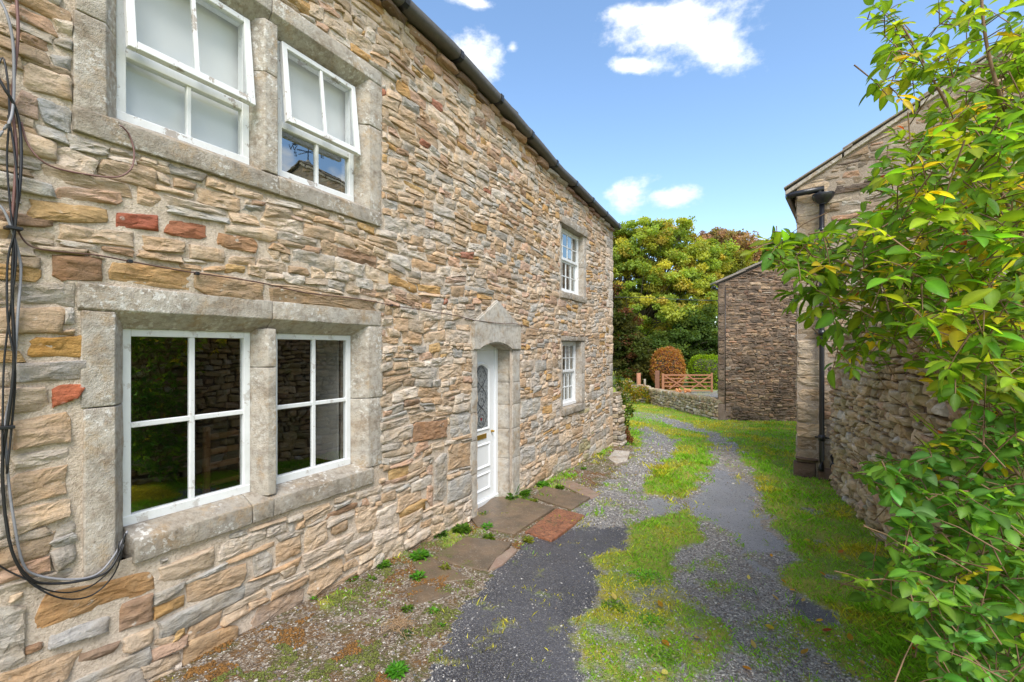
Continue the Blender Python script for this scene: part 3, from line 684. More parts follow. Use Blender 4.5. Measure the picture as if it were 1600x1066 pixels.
def hopper_window(y0, y1, z0, z1, x, zt, ang, lab, lower_panel):
    fw = .055; th = .06; bm = bmesh.new(); m = M['old_paint']
    add_box(bm, x - th, x, y0, y0 + fw, z0, z1, .004); add_box(bm, x - th, x, y1 - fw, y1, z0, z1, .004)
    add_box(bm, x - th, x - .001, y0 + fw + .0005, y1 - fw - .0005, z1 - fw, z1, .004); add_box(bm, x - th, x + .006, y0 + .001, y1 - .001, z0 - .004, z0 + .06, .005)
    add_box(bm, x - th, x - .002, y0 + fw + .0005, y1 - fw - .0005, zt - .035, zt + .02, .004)
    w = obj('window', bm, m, cottage); w['label'] = lab
    yc = (y0 + y1) / 2; box('glazing_bar', m, w, x - .045, x - .01, yc - .014, yc + .014, z0 + .058, zt - .033, .004)
    for a, b in ((y0 + fw, yc), (yc, y1 - fw)):
        bm = bmesh.new(); xx = x - .03; vs = [bm.verts.new(p) for p in ((xx, a, z0 + .06), (xx, b, z0 + .06), (xx, b, zt - .03), (xx, a, zt - .03))]
        if not lower_panel:
            for v in vs: v.co.x -= (v.co.y - yc) * .004 + (v.co.z - (z0 + zt) / 2) * .008      # an old sash slightly out of true
        bm.faces.new(vs); obj('pane', bm, M['glass_pale' if lower_panel else 'glass_up'], w)
    # top-hung sash standing open
    H = Matrix.Translation((x, 0, z1 - .03)) @ Matrix.Rotation(ang, 4, 'Y') @ Matrix.Translation((-x, 0, -(z1 - .03)))
    a, b, c, d = y0 + .022, y1 - .022, zt - .03, z1 - .02; bm = bmesh.new(); x0, x1 = x + .004, x + .046; s = .045
    add_box(bm, x0, x1, a, a + s, c, d, .004, H); add_box(bm, x0, x1, b - s, b, c, d, .004, H)
    add_box(bm, x0 + .001, x1 - .001, a + s + .0005, b - s - .0005, d - s, d, .004, H); add_box(bm, x0 + .001, x1 + .008, a + s + .0005, b - s - .0005, c, c + s * 1.1, .004, H)
    sh = obj('open_sash', bm, m, w)
    box('sash_bar', m, w, x0 + .006, x1 - .006, yc - .012, yc + .012, c + s, d - s, .003, H)
    for e, f in ((a + s, yc), (yc, b - s)):
        bm = bmesh.new(); xx = (x0 + x1) / 2; vs = [bm.verts.new(H @ Vector(p)) for p in ((xx, e, c + s), (xx, f, c + s), (xx, f, d - s), (xx, e, d - s))]; bm.faces.new(vs); obj('pane', bm, M['glass_pale'], w)
UT = wp(434, 190, -.10)[1]
hopper_window(*u1, UZ0, UZ1, -.10, UT, -math.radians(6.5), 'left upper window with its top sash propped open', True)
hopper_window(*u2, UZ0, UZ1, -.10, UT, -math.radians(6.5), 'right upper window with its top sash propped open', False)
for fy, fz, rec, lab in ((f1, F1Z, .12, 'small lower sash window right of the door'), (f2, F2Z, .10, 'small upper sash window under the eaves')):
    fw = .05; x = -rec; bm = bmesh.new(); y0, y1 = fy; z0, z1 = fz; zm = (z0 + z1) / 2 + .02
    add_box(bm, x - .07, x, y0, y0 + fw, z0, z1, .003); add_box(bm, x - .07, x, y1 - fw, y1, z0, z1, .003)
    add_box(bm, x - .07, x - .001, y0 + fw + .0005, y1 - fw - .0005, z1 - fw, z1, .003); add_box(bm, x - .07, x + .012, y0 + .001, y1 - .001, z0 - .01, z0 + fw, .004)
    w = obj('window', bm, M['paint'], cottage); w['label'] = lab
    for (c, d, xx) in ((zm, z1 - fw, x - .006), (z0 + fw, zm, x - .036)):
        bm = bmesh.new(); a, b = y0 + fw, y1 - fw; s = .035
        add_box(bm, xx - .03, xx, a + .001, a + s, c, d, .002); add_box(bm, xx - .03, xx, b - s, b - .001, c, d, .002)
        add_box(bm, xx - .03, xx - .001, a + s, b - s, d - s, d, .002); add_box(bm, xx - .03, xx + .002, a + s, b - s, c, c + s * 1.4, .002); obj('sash', bm, M['paint'], w)
        for k in range(1, 4): yy = a + s + (b - a - 2 * s) * k / 4; box('glazing_bar', M['paint'], w, xx - .026, xx - .004, yy - .009, yy + .009, c + s, d - s, .002)
        zz = (c + d) / 2; box('glazing_bar', M['paint'], w, xx - .026, xx - .005, a + s, b - s, zz - .009, zz + .009, .002)
        bm = bmesh.new(); vs = [bm.verts.new(p) for p in ((xx - .015, a + s, c + s), (xx - .015, b - s, c + s), (xx - .015, b - s, d - s), (xx - .015, a + s, d - s))]; bm.faces.new(vs); obj('glass', bm, M['glass'], w)
    # curtains
    for (ca, cb) in ((y0 + .02, y0 + (y1 - y0) * .55), (y1 - .2, y1 - .03)):
        V, Fq = [], []; nn = 60
        for k in range(nn + 1):
            yy = ca + (cb - ca) * k / nn; xx = x - .14 + .014 * math.sin(k * .9); V += [(xx, yy, z0 + .02), (xx, yy, z1 - .02)]
            if k: Fq.append((2 * k - 2, 2 * k, 2 * k + 1, 2 * k - 1))
        np_obj('curtain', V, Fq, M['net'], w, smooth=True, org=(x - .14, (ca + cb) / 2, (z0 + z1) / 2))
# rooms behind the glass
def room(y0, y1, z0, z1, x0, depth, mat, parent=cottage):
    bm = bmesh.new(); P = lambda x, y, z: bm.verts.new((x, y, z)); a = [P(x0, y, z) for y in (y0, y1) for z in (z0, z1)]; b = [P(x0 - depth, y, z) for y in (y0 - .0, y1 + .0) for z in (z0 - .0, z1 + .0)]
    for f in ((a[0], a[1], b[1], b[0]), (a[2], b[2], b[3], a[3]), (a[0], b[0], b[2], a[2]), (a[1], a[3], b[3], b[1]), (b[0], b[1], b[3], b[2])): bm.faces.new(f)
    return obj('room_interior', bm, mat, parent)
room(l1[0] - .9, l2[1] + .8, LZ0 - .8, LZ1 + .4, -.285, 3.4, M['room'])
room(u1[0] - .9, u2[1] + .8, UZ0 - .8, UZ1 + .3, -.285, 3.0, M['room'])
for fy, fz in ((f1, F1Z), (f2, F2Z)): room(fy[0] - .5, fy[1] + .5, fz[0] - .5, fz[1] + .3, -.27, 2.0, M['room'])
# inner skin round the openings
def skin(lights, z0, z1, R, xs, mat=M['room']):
    bm = bmesh.new(); Y0, Y1, Z0, Z1 = R; ys = [Y0] + [v for l in lights for v in l] + [Y1]
    for i in range(0, len(ys), 2):
        if ys[i + 1] - ys[i] > .001: add_box(bm, xs - .01, xs, ys[i], ys[i + 1], Z0, Z1)
    for l in lights: add_box(bm, xs - .01, xs, l[0], l[1], Z0, z0); add_box(bm, xs - .01, xs, l[0], l[1], z1, Z1)
    obj('inner_wall', bm, mat, cottage)
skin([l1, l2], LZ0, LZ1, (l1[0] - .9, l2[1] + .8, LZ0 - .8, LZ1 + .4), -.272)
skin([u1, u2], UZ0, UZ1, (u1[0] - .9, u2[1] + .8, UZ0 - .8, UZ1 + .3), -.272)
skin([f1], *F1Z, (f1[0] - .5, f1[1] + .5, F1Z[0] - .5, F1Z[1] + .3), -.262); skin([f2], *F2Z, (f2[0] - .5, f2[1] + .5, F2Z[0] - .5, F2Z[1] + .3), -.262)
# pale shutter board inside the right lower light, added pale panels upstairs imitating reflected sky, pine chair
box('interior_shutter', M['room_light'], cottage, -.62, -.30, l2[1] - .012, l2[1] + .01, LZ0, LZ1 + .02, .002)
bm = bmesh.new(); add_box(bm, -.21, -.20, u1[0] - .05, u1[1] + .05, UZ0 - .1, UZ1 + .1); obj('reflection_panel', bm, M['reflection_panel'], cottage)  # added panel, its grey stands in for sky reflected by the panes
bm = bmesh.new(); add_box(bm, -.21, -.20, u2[0] - .05, u2[1] + .05, UT + .03, UZ1 + .1); obj('reflection_panel', bm, M['reflection_panel'], cottage)
ch = empty('chair', (-1.2, l1[1] + .2, 0), 'orange pine chair dimly seen through the lower left window', 'chair')
for yy in (l1[1] + .05, l1[1] + .42):
    box('leg', M['wood_furn'], ch, -.92, -.87, yy, yy + .05, LZ0 - .5, LZ0 + .42, .01)
for zz in (LZ0 + .05, LZ0 + .17, LZ0 + .30): box('back_rail', M['wood_furn'], ch, -.91, -.88, l1[1] + .10, l1[1] + .42, zz, zz + .05, .006)
box('seat', M['wood_furn'], ch, -1.35, -.93, l1[1] + .05, l1[1] + .45, LZ0 - .12, LZ0 - .08, .01)

# door -------------------------------------------------------------
XD = -.20
y0, y1 = dy; aw = y1 - y0; zsp = DZ[1] - .10
def arch(n=14):      # four-centred head
    pts = []
    for i in range(n + 1):
        t = i / n; s = abs(2 * t - 1); pts.append((y0 + aw * t, zsp + .10 * (1 - s ** 1.5) ** .75 if s < 1 else zsp))
    return pts
AP = arch()
def head(bm):
    out = [(DJR + .0, zsp), (DJR, dsh2), (dap[0], dap[1]), (DJL, dsh), (DJL, zsp)]
    loop = AP[::-1] + []      # right to left
    poly = [(DJL, zsp)] + [(p[0], p[1]) for p in AP] + [(DJR, zsp), (DJR, dsh2), (dap[0], dap[1]), (DJL, dsh)]
    A = [bm.verts.new((.045, p[0], p[1])) for p in poly]; B = [bm.verts.new((-.26, p[0], p[1])) for p in poly]; n = len(poly)
    f1_ = bm.faces.new(A); f2_ = bm.faces.new(B[::-1])
    for i in range(n): bm.faces.new([A[i], B[i], B[(i + 1) % n], A[(i + 1) % n]])
    bmesh.ops.recalc_face_normals(bm, faces=bm.faces)
    bmesh.ops.bevel(bm, geom=list(f1_.edges), offset=.018, segments=2, affect='EDGES')
    bmesh.ops.triangulate(bm, faces=[f for f in bm.faces if len(f.verts) > 4])
bm = bmesh.new(); head(bm); o = obj('door_head', bm, M['door_dress'], cottage); o['label'] = 'pale pointed gabled door head with shallow arch'
zz = -.32; k = 0
for zt in (.42, .86, 1.22, 1.55, zsp):
    wo_ = .0 if k % 2 == 0 else .02
    prof = [(-.26, y1 + .002), (XD + .01, y1), (.012 + .001 * k, y1 + .07), (.012 + .001 * k, DJR + wo_), (-.26, DJR + wo_)]
    dress('jamb', M['door_dress'], cottage, lambda bm: add_prism(bm, prof, zz + .002, zt - .003, 'z'), 60 + k)
    prof2 = [(-.26, y0), (XD + .01, y0), (.012 + .001 * k, y0 - .03), (.012 + .001 * k, DJL - wo_), (-.26, DJL - wo_)]
    dress('jamb', M['door_dress'], cottage, lambda bm: add_prism(bm, prof2, zz + .002, zt - .003, 'z'), 70 + k); zz = zt; k += 1
dz0 = -.14
bm = bmesh.new(); fw = .065
add_box(bm, XD - .07, XD, y0 - .01, y0 + fw, dz0, zsp + .09, .005); add_box(bm, XD - .07, XD, y1 - fw, y1 + .01, dz0, zsp + .09, .005); add_box(bm, XD - .07, XD - .001, y0 + fw, y1 - fw, zsp + .0, zsp + .11, .005)
add_box(bm, XD - .07, XD + .015, y0, y1, dz0 - .03, dz0 + .035, .005)
door = obj('door', bm, M['upvc'], cottage); door['label'] = 'white front door with leaded glass and brass letterbox'
a, b, c, d = y0 + fw + .003, y1 - fw - .003, dz0 + .04, zsp - .002
bm = bmesh.new(); add_box(bm, XD - .062, XD - .022, a, b, c, d, .003)
ga, gb, gc, gd = a + .14, b - .14, c + .98, d - .24
def ring_panel(bm, pa, pb, pc, pd, w, x0, x1, arched=0):
    def outl(off):
        P = [(pa + off, pc + off), (pb - off, pc + off)]
        n = 10
        for i in range(n + 1):
            t = i / n; P.append((pb - off + (pa - pb + 2 * off) * t, pd - off + arched * math.sin(math.pi * t)))
        return P
    O, I = outl(0), outl(w); n = len(O)
    for i in range(n):
        j = (i + 1) % n
        q = [(x0, *O[i]), (x1, *[(O[i][t] * .6 + I[i][t] * .4) for t in (0, 1)]), (x1, *[(O[j][t] * .6 + I[j][t] * .4) for t in (0, 1)]), (x0, *O[j])]
        bm.faces.new([bm.verts.new(p) for p in q])
        q = [(x1, *[(O[i][t] * .6 + I[i][t] * .4) for t in (0, 1)]), (x0, *I[i]), (x0, *I[j]), (x1, *[(O[j][t] * .6 + I[j][t] * .4) for t in (0, 1)])]
        bm.faces.new([bm.verts.new(p) for p in q])
slab = obj('door_leaf', bm, M['upvc'], door)
bm = bmesh.new(); ring_panel(bm, ga, gb, gc, gd, .045, XD - .021, XD - .002, .07); ring_panel(bm, a + .12, b - .12, c + .12, c + .38, .045, XD - .021, XD - .004); ring_panel(bm, a + .12, b - .12, c + .44, c + .80, .045, XD - .021, XD - .004)
bmesh.ops.remove_doubles(bm, verts=bm.verts, dist=.0005); obj('door_moulding', bm, M['upvc'], door)
M['lead'] = simple('lead_came', (.06, .06, .065), .5)
m = MX('textured_door_glass'); m.set('Base Color', m.mix(m.mr(m.vor(28), .1, .6), (.08, .09, .095), (.24, .26, .27))); m.set('Roughness', .12); m.norm(m.bump(m.vor(55), .01, .7)); M['doorglass'] = m.m
bm = bmesh.new(); P = [(ga + .03, gc + .03), (gb - .03, gc + .03)] + [(gb - .03 + (ga - gb + .06) * t / 10, gd - .03 + .07 * math.sin(math.pi * t / 10)) for t in range(11)]
bm.faces.new([bm.verts.new((XD - .0185, *p)) for p in P]); obj('door_glass', bm, M['doorglass'], door)
bm = bmesh.new(); yc = (ga + gb) / 2; gw = (gb - ga) / 2 - .04
for s in (-1, 1):
    for (za, zb, ph) in ((gc + .04, gd + .02, 0), (gc + .04, gd + .02, math.pi)):
        pts = [Vector((XD - .016, yc + s * gw * .85 * math.sin(ph + (z_ / 18) * math.pi * 3) * .9, za + (zb - za) * z_ / 18)) for z_ in range(19)]; add_tube(bm, pts, .0035, 4)
for k in range(3): add_tube(bm, [Vector((XD - .016, yc + .07 * math.cos(t * .7), gc + .17 + .23 * k + .07 * math.sin(t * .7))) for t in range(10)], .003, 4)
obj('leading', bm, M['lead'], door)
M['redglass'] = simple('red_glass', (.25, .02, .03), .2)
bm = bmesh.new(); 
for k in range(1):
    bmesh.ops.create_circle(bm, cap_ends=True, segments=8, radius=.022, matrix=Matrix.Translation((XD - .017, yc, gc + .17 + .23 * k)) @ Matrix.Rotation(math.pi / 2, 4, 'Y'))
obj('rose_glass', bm, M['redglass'], door)
box('letterbox', M['brass'], door, XD - .022, XD - .008, yc - .13, yc + .13, c + .865, c + .935, .004)
box('door_handle', M['brass'], door, XD - .022, XD + .03, b - .10, b - .07, c + .93, c + .96, .006)
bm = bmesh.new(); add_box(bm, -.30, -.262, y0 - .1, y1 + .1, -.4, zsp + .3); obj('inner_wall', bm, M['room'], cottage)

# eaves ------------------------------------------------------------
rngE = random.Random(5); y = -1.5; its = []
while y < YC - .05:     # corbel course of rounded stones beneath the gutter
    w = rngE.uniform(.22, .5); z1 = eave(y + w / 2) - .045; h = rngE.uniform(.08, .13)
    q = [(y, z1 - h), (min(y + w, YC), z1 - h), (min(y + w, YC), z1), (y, z1)]
    V, Fq, cc, ar = stone_geo(rngE, HF, q, .004, rngE.uniform(.06, .10), 1, rngE.uniform(0, 40), 3.0); px, py, Z = proj(V[-1])
    its.append((V, Fq, pick(rngE, [(2, BRN), (1, (.20, .15, .12)), (1, (.28, .18, .14)), (1, GREY)]), ar / max(Z, .3) ** 2 if Z > 0 else 0, None)); y += w
emit_stones(its, M['rubble'], cottage, 'eaves_stone')
ys = np.linspace(-1.6, YC + .12, 40)
prof = [(-.02, -.01), (.06, -.045), (.14, -.05), (.175, -.03), (.185, .0), (.185, .045), (.175, .055), (.155, .05), (.15, .03), (0, .05)]
V, Fq = [], []; n = len(prof)
for i, yy in enumerate(ys):
    for (px_, pz_) in prof: V.append((px_ + .006 * mn.noise(Vector((yy, 1, 2))), yy, eave(yy) + pz_ + .012 * mn.noise(Vector((yy * 1.3, 3, 4)))))
    if i:
        for k in range(n): Fq.append(((i - 1) * n + k, i * n + k, i * n + (k + 1) % n, (i - 1) * n + (k + 1) % n))
np_obj('gutter', V, Fq, M['gutter'], cottage, org=(.1, 5, 5.3))
for k in range(14):
    yy = -1.2 + k * .93
    if yy > YC: break
    bm = bmesh.new(); add_prism(bm, [(px_ + (.006 if px_ > .1 else 0) + .004, eave(yy) + pz_ * 1.14 - .002) for px_, pz_ in prof], yy - .03, yy + .03, 'y'); obj('gutter_bracket', bm, M['iron'], cottage)
y = -1.6; its = []      # stone slates
roof_slope = .58
bm = bmesh.new()
rb = [(x, yy) for yy in ys for x in (0.06, -3.4, -6.9)]
V = []; Fq = []
for i, yy in enumerate(ys):
    V += [(.05, yy, eave(yy) + .045), (-3.4, yy, eave(yy) + .045 + 3.45 * roof_slope), (-6.9, yy, eave(yy) + .04)]
    if i: Fq += [(3 * i - 3, 3 * i, 3 * i + 1, 3 * i - 2), (3 * i - 2, 3 * i + 1, 3 * i + 2, 3 * i - 1)]
roof = np_obj('roof', V, Fq, M['slate'], cottage, org=(-3, 5, 6)); bm.free()
y = -1.55; sl_me = None; cnt = 0
for row in range(4):
    y = -1.55 + row * .17; xo = .13 - row * .33
    while y < YC + .1:
        w = rngE.uniform(.3, .55); zz = eave(y) + .055 + row * .33 * roof_slope
        bm = bmesh.new(); add_box(bm, xo - .5, xo, y + .006, y + w - .006, 0, .028, .005)
        for v in bm.verts: v.co.z += zz + (xo - v.co.x) * roof_slope * .93 + .006 * row
        obj('slate', bm, M['slate'], roof); y += w
# gable end wall, back wall
GF = Frame((0, YC, 0), (-1, 0, 0), (0, 1, 0))
gt = lambda u: eave(YC) + .03 + (u if u < 3.4 else 6.8 - u) * roof_slope
gw_ = grid_wall('gable_wall', GF, 0, 6.8, -.6, 7.2, .2, [], M['mortar'], cottage, top=gt)
rq = random.Random(8)
qd = layout(rq, 0, 6.8, -.5, 7, lambda v: .16, excl=(), top=lambda u: gt(u) - .05); emit_stones(build_stones(rq, GF, qd, pal_house), M['far_rubble'], gw_, limit=0)
bm = bmesh.new(); add_box(bm, -6.9, -6.8, -1.6, YC, -.6, eave(5)); add_box(bm, -6.8, 0, -1.7, -1.6, -.6, eave(0)); obj('back_wall', bm, M['mortar'], cottage)
# ------------------------------------------------------------------ right-hand barn (gable facing the camera)
def cw(X, Z, z=0.0): p = CAM + RT * X + FW * Z; return Vector((p.x, p.y, z))
BA = cw(5.26, 8.4); gd_ = (RT * .799 - FW * .602).normalized(); gn = (-RT * .602 - FW * .799).normalized(); ed = (RT * .602 + FW * .799).normalized()
barn = empty('barn', (BA.x + 4, BA.y + 3, 0), 'brown stone barn with stone slate gable and black downpipe right of the lane', 'barn')
BF = Frame(BA, gd_, gn); BEZ = 5.02; BP = .565; BW = 10.4
btop = lambda u: BEZ + (u if u < BW / 2 else BW - u) * BP
rb_ = random.Random(21)
def pal_barn(rng, c): return pick(rng, [(3, (.34, .265, .195)), (3, (.29, .235, .18)), (2, (.41, .33, .245)), (1.0, (.36, .24, .17)), (1.8, (.43, .39, .33)), (.6, (.15, .12, .10))], .2)
bq = []; z = -.4; i = 0
while z < BEZ - .05:
    h = rb_.uniform(.22, .40); w = (.48 if i % 2 else .32) + rb_.uniform(-.05, .05); bq.append(([(0, z), (w, z), (w, z + h), (0, z + h)], pick(rb_, [(2, (.40, .33, .245)), (1, (.35, .28, .20)), (1, (.44, .38, .30))]), None)); z += h; i += 1
exb = [(-1, q[0][1][0], q[0][0][1], q[0][2][1]) for q in bq]
bwall = grid_wall('wall', BF, 0, BW, -.6, 8.2, .09, [], M['mortar_barn'], barn, top=btop, amp=.016, base=.012)
bm = bmesh.new()
qd = layout(rb_, .05, 4.6, -.5, 8.2, lambda v: .12, wr=(1.4, 4.2), split=.3, excl=exb, top=lambda u: btop(u) - .03, warp=.09, jit=.26)
qd2 = layout(rb_, 4.6, BW, -.5, 8.2, lambda v: .2, wr=(1.4, 3), split=.1, top=lambda u: btop(u) - .03)
its = build_stones(rb_, BF, qd, pal_barn, gap=(.0, .009), dep=(.014, .034), rough=.024) + build_stones(rb_, BF, [], pal_barn, gap=(-.004, .002), dep=(.022, .034), rough=.03, hand=bq) + build_stones(rb_, BF, qd2, pal_barn)
M['barn_stone'] = stone_mat('barn_stone', lich=.75, green=.08, dist=.022, dark=.35)
emit_stones(its, M['barn_stone'], bwall)
# plinth stones at the corner
its = []
for (a, b, c, d) in ((-.06, .30, -.45, .0), (.31, .62, -.45, -.06), (-.03, .34, .0, .07)):
    V, Fq, cc, ar = stone_geo(rb_, BF, [(a, c), (b, c), (b, d), (a, d)], .004, .13, 1, a * 9 + 3, 4.0, .03); its.append((V, Fq, (.16, .11, .08), 1, None))
emit_stones(its, M['barn_stone'], barn, 'plinth_stone')
# side wall towards the lane, far wall, roof
LF = Frame(BA + ed * 7.0, -ed, (-gd_)); lw_ = grid_wall('side_wall', LF, 0, 7.0, -.6, BEZ, .18, [], M['mortar_barn'], barn)
q3 = layout(rb_, 0, 7.0, -.5, BEZ - .1, lambda v: .18, wr=(1.4, 3)); emit_stones(build_stones(rb_, LF, q3, pal_barn), M['barn_stone'], lw_, limit=0)
bm = bmesh.new()
c0, c1, c2, c3 = BF.P(BW, 0, -.02), BF.P(BW, 0, -7), BF.P(.02, 0, -7), None
def quadz(bm, a, b, za, zb): bm.faces.new([bm.verts.new((a.x, a.y, za)), bm.verts.new((b.x, b.y, za)), bm.verts.new((b.x, b.y, zb)), bm.verts.new((a.x, a.y, zb))])
quadz(bm, c0, c1, -.6, BEZ); quadz(bm, c1, c2, -.6, BEZ)
A_, B_, C_ = c1, c2, BF.P(BW / 2, 0, -7); bm.faces.new([bm.verts.new((A_.x, A_.y, BEZ)), bm.verts.new((B_.x, B_.y, BEZ)), bm.verts.new((C_.x, C_.y, BEZ + BW / 2 * BP))])
obj('back_wall', bm, M['mortar_barn'], barn)
bm = bmesh.new(); t = .02
for s in (0, 1):
    u0, u1_ = (-.18, BW / 2) if s == 0 else (BW + .18, BW / 2)
    ps = [BF.P(u0, BEZ - .10 + t, .04), BF.P(u1_, BEZ + BW / 2 * BP + t, .04), BF.P(u1_, BEZ + BW / 2 * BP + t, -7.2), BF.P(u0, BEZ - .10 + t, -7.2)]
    lo = [bm.verts.new(p) for p in ps]; hi = [bm.verts.new(p + Vector((0, 0, .06))) for p in ps]; bm.faces.new(lo); bm.faces.new(hi)
    for i in range(4): bm.faces.new([lo[i], lo[(i + 1) % 4], hi[(i + 1) % 4], hi[i]])
bmesh.ops.recalc_face_normals(bm, faces=bm.faces); broof = obj('roof', bm, M['slate'], barn)
for s in (1, -1):      # verge slates, each lapping the one below
    u = -.20; k = 0
    while u < BW / 2:
        w = rb_.uniform(.75, 1.05); bm = bmesh.new()
        for (d0, d1, hh, lift, nm) in ((-.5, .10, .032, .085, 0),):
            pr = [(u, 0), (u + w + .12, 0)]; vs = []
            for dd_ in (d0, d1):
                for (uu, lf) in ((u, .02), (min(u + w + .14, BW / 2), -.02)):
                    for h_ in (0, hh):
                        uu2 = uu if s == 1 else BW - uu; vs.append(bm.verts.new(BF.P(uu2, BEZ + uu * BP + lift + lf + h_, dd_)))
            for f in ((0, 1, 3, 2), (4, 6, 7, 5), (0, 4, 5, 1), (2, 3, 7, 6), (0, 2, 6, 4), (1, 5, 7, 3)): bm.faces.new([vs[i] for i in f])
        bmesh.ops.recalc_face_normals(bm, faces=bm.faces); bmesh.ops.bevel(bm, geom=list(bm.edges), offset=.006, segments=1, affect='EDGES'); obj('verge_slate', bm, M['verge'], broof)
        if s == 1:
            bm = bmesh.new(); vs = []
            for dd_ in (-.1, .07):
                for uu in (u + .02, min(u + w - .01, BW / 2)):
                    for h_ in (-.02, .055): vs.append(bm.verts.new(BF.P(uu, BEZ + uu * BP + h_, dd_)))
            for f in ((0, 1, 3, 2), (4, 6, 7, 5), (0, 4, 5, 1), (2, 3, 7, 6), (0, 2, 6, 4), (1, 5, 7, 3)): bm.faces.new([vs[i] for i in f])
            bmesh.ops.recalc_face_normals(bm, faces=bm.faces); bmesh.ops.bevel(bm, geom=list(bm.edges), offset=.008, segments=1, affect='EDGES'); obj('verge_stone', bm, M['dress'], broof)
        u += w; k += 1
# rainwater goods
gz = BEZ - .16
tube('gutter', [BF.P(-.13, gz + .02, -6.9), BF.P(-.13, gz + .01, .06), BF.P(-.11, gz, .11), BF.P(.0, gz + .01, .14), BF.P(.42, gz + .02, .13)], .055, M['iron'], barn, 10)
pu = .385
bm = bmesh.new()
cc = BF.P(pu + .02, gz - .13, .13)
prof = [(.055, -.12), (.085, -.10), (.13, -.05), (.165, .0), (.17, .05), (.17, .065), (.14, .065)]
rs = []
for (r_, zz) in prof: rs.append([bm.verts.new(cc + gd_ * r_ * math.cos(a) + gn * r_ * .75 * math.sin(a) + Vector((0, 0, zz))) for a in [2 * math.pi * k / 12 for k in range(12)]])
for a, b in zip(rs, rs[1:]):
    for k in range(12): bm.faces.new([a[k], a[(k + 1) % 12], b[(k + 1) % 12], b[k]])
bm.faces.new(rs[0]); obj('hopper', bm, M['iron'], barn, True)
tube('outlet', [BF.P(pu - .03, gz + .05, .13), BF.P(pu - .03, gz - .09, .13)], .045, M['iron'], barn, 8)
tube('downpipe', [BF.P(pu, gz - .2, .11), BF.P(pu, 2.4, .115), BF.P(pu, .08, .115), BF.P(pu, -.02, .14), BF.P(pu - .01, -.10, .20)], .042, M['iron'], barn, 10)
for zz in (4.1, 2.28, .42): tube('pipe_collar', [BF.P(pu, zz, .113), BF.P(pu, zz + .10, .113)], .056, M['iron'], barn, 10); box('pipe_bracket', M['iron'], barn, -.11, .11, -.01, .01, zz + .03, zz + .06, .003, Matrix.Translation(BF.P(pu, 0, .06)) @ Matrix.Rotation(math.atan2(gd_.y, gd_.x), 4, 'Z'))
tube('drain_spout', [BF.P(pu + .17, .14, .02), BF.P(pu + .20, .07, .17), BF.P(pu + .17, -.01, .24)], .055, M['iron'], barn, 9)
# weather vane on the ridge (seen mirrored in the upper window)
ap = BF.P(BW / 2, BEZ + BW / 2 * BP + .12, -.25)
vane = empty('weather_vane', ap, 'black iron weather vane with compass letters on the barn gable top', 'weather vane')
tube('rod', [ap, ap + Vector((0, 0, .62))], .02, M['iron'], vane, 6)
tube('cap', [ap + Vector((0, 0, -.05)), ap + Vector((0, 0, .08))], .10, M['dress'], vane, 8, taper=.4)
for k, (ch_, ang) in enumerate((('N', (-.36, .15)), ('E', (-.10, .40)), ('S', (.36, -.15)), ('W', (.10, -.40)))):
    dr = Vector((ang[0], ang[1], 0)); tube('arm', [ap + Vector((0, 0, .33)), ap + Vector((0, 0, .33)) + dr * .85], .012, M['iron'], vane, 5)
    cu = bpy.data.curves.new('letter', 'FONT'); cu.body = ch_; cu.size = .21; cu.extrude = .012; cu.align_x = 'CENTER'; cu.align_y = 'CENTER'
    to = bpy.data.objects.new('t', cu); COL.objects.link(to); bpy.context.view_layer.update()
    me = bpy.data.meshes.new_from_object(to); bpy.data.objects.remove(to); o = link('letter', me, M['iron'], vane); o.location = Vector((0, 0, .33)) + dr * 1.12
    o.rotation_euler = (math.pi / 2, 0, math.radians(120.7))
bm = bmesh.new(); add_tube(bm, [ap + Vector((0, 0, .50)) + Vector((.2, -.34, 0)), ap + Vector((0, 0, .50)) - Vector((.2, -.34, 0))], .012, 5); bmesh.ops.create_cone(bm, segments=4, radius1=.05, radius2=0, depth=.12, cap_ends=True, matrix=Matrix.Translation(ap + Vector((.21, -.36, .50))) @ Vector((.5, -.86, 0)).to_track_quat('Z', 'Y').to_matrix().to_4x4())
obj('arrow', bm, M['iron'], vane)
bm = bmesh.new(); fr_v = Frame(ap + Vector((0, 0, .51)), (-.5, .86, 0), (.86, .5, 0)); VS = .72
sil = [(-.16, 0), (-.10, .18), (-.17, .34), (-.09, .48), (-.03, .62), (.06, .62), (.09, .5), (.13, .36), (.26, .30), (.24, .24), (.10, .24), (.12, 0)]      # standing figure
A = [bm.verts.new(fr_v.P(u * VS, v * VS, .008)) for u, v in sil]; B = [bm.verts.new(fr_v.P(u * VS, v * VS, -.008)) for u, v in sil]; bm.faces.new(A); bm.faces.new(B[::-1])
for i in range(len(sil)): bm.faces.new([A[i], B[i], B[(i + 1) % len(sil)], A[(i + 1) % len(sil)]])
sil = [(.22, 0), (.25, .16), (.2, .26), (.3, .3), (.42, .24), (.52, .2), (.5, 0)]
A = [bm.verts.new(fr_v.P(u * VS, v * VS, .008)) for u, v in sil]; B = [bm.verts.new(fr_v.P(u * VS, v * VS, -.008)) for u, v in sil]; bm.faces.new(A); bm.faces.new(B[::-1])
for i in range(len(sil)): bm.faces.new([A[i], B[i], B[(i + 1) % len(sil)], A[(i + 1) % len(sil)]])
obj('figure', bm, M['iron'], vane)

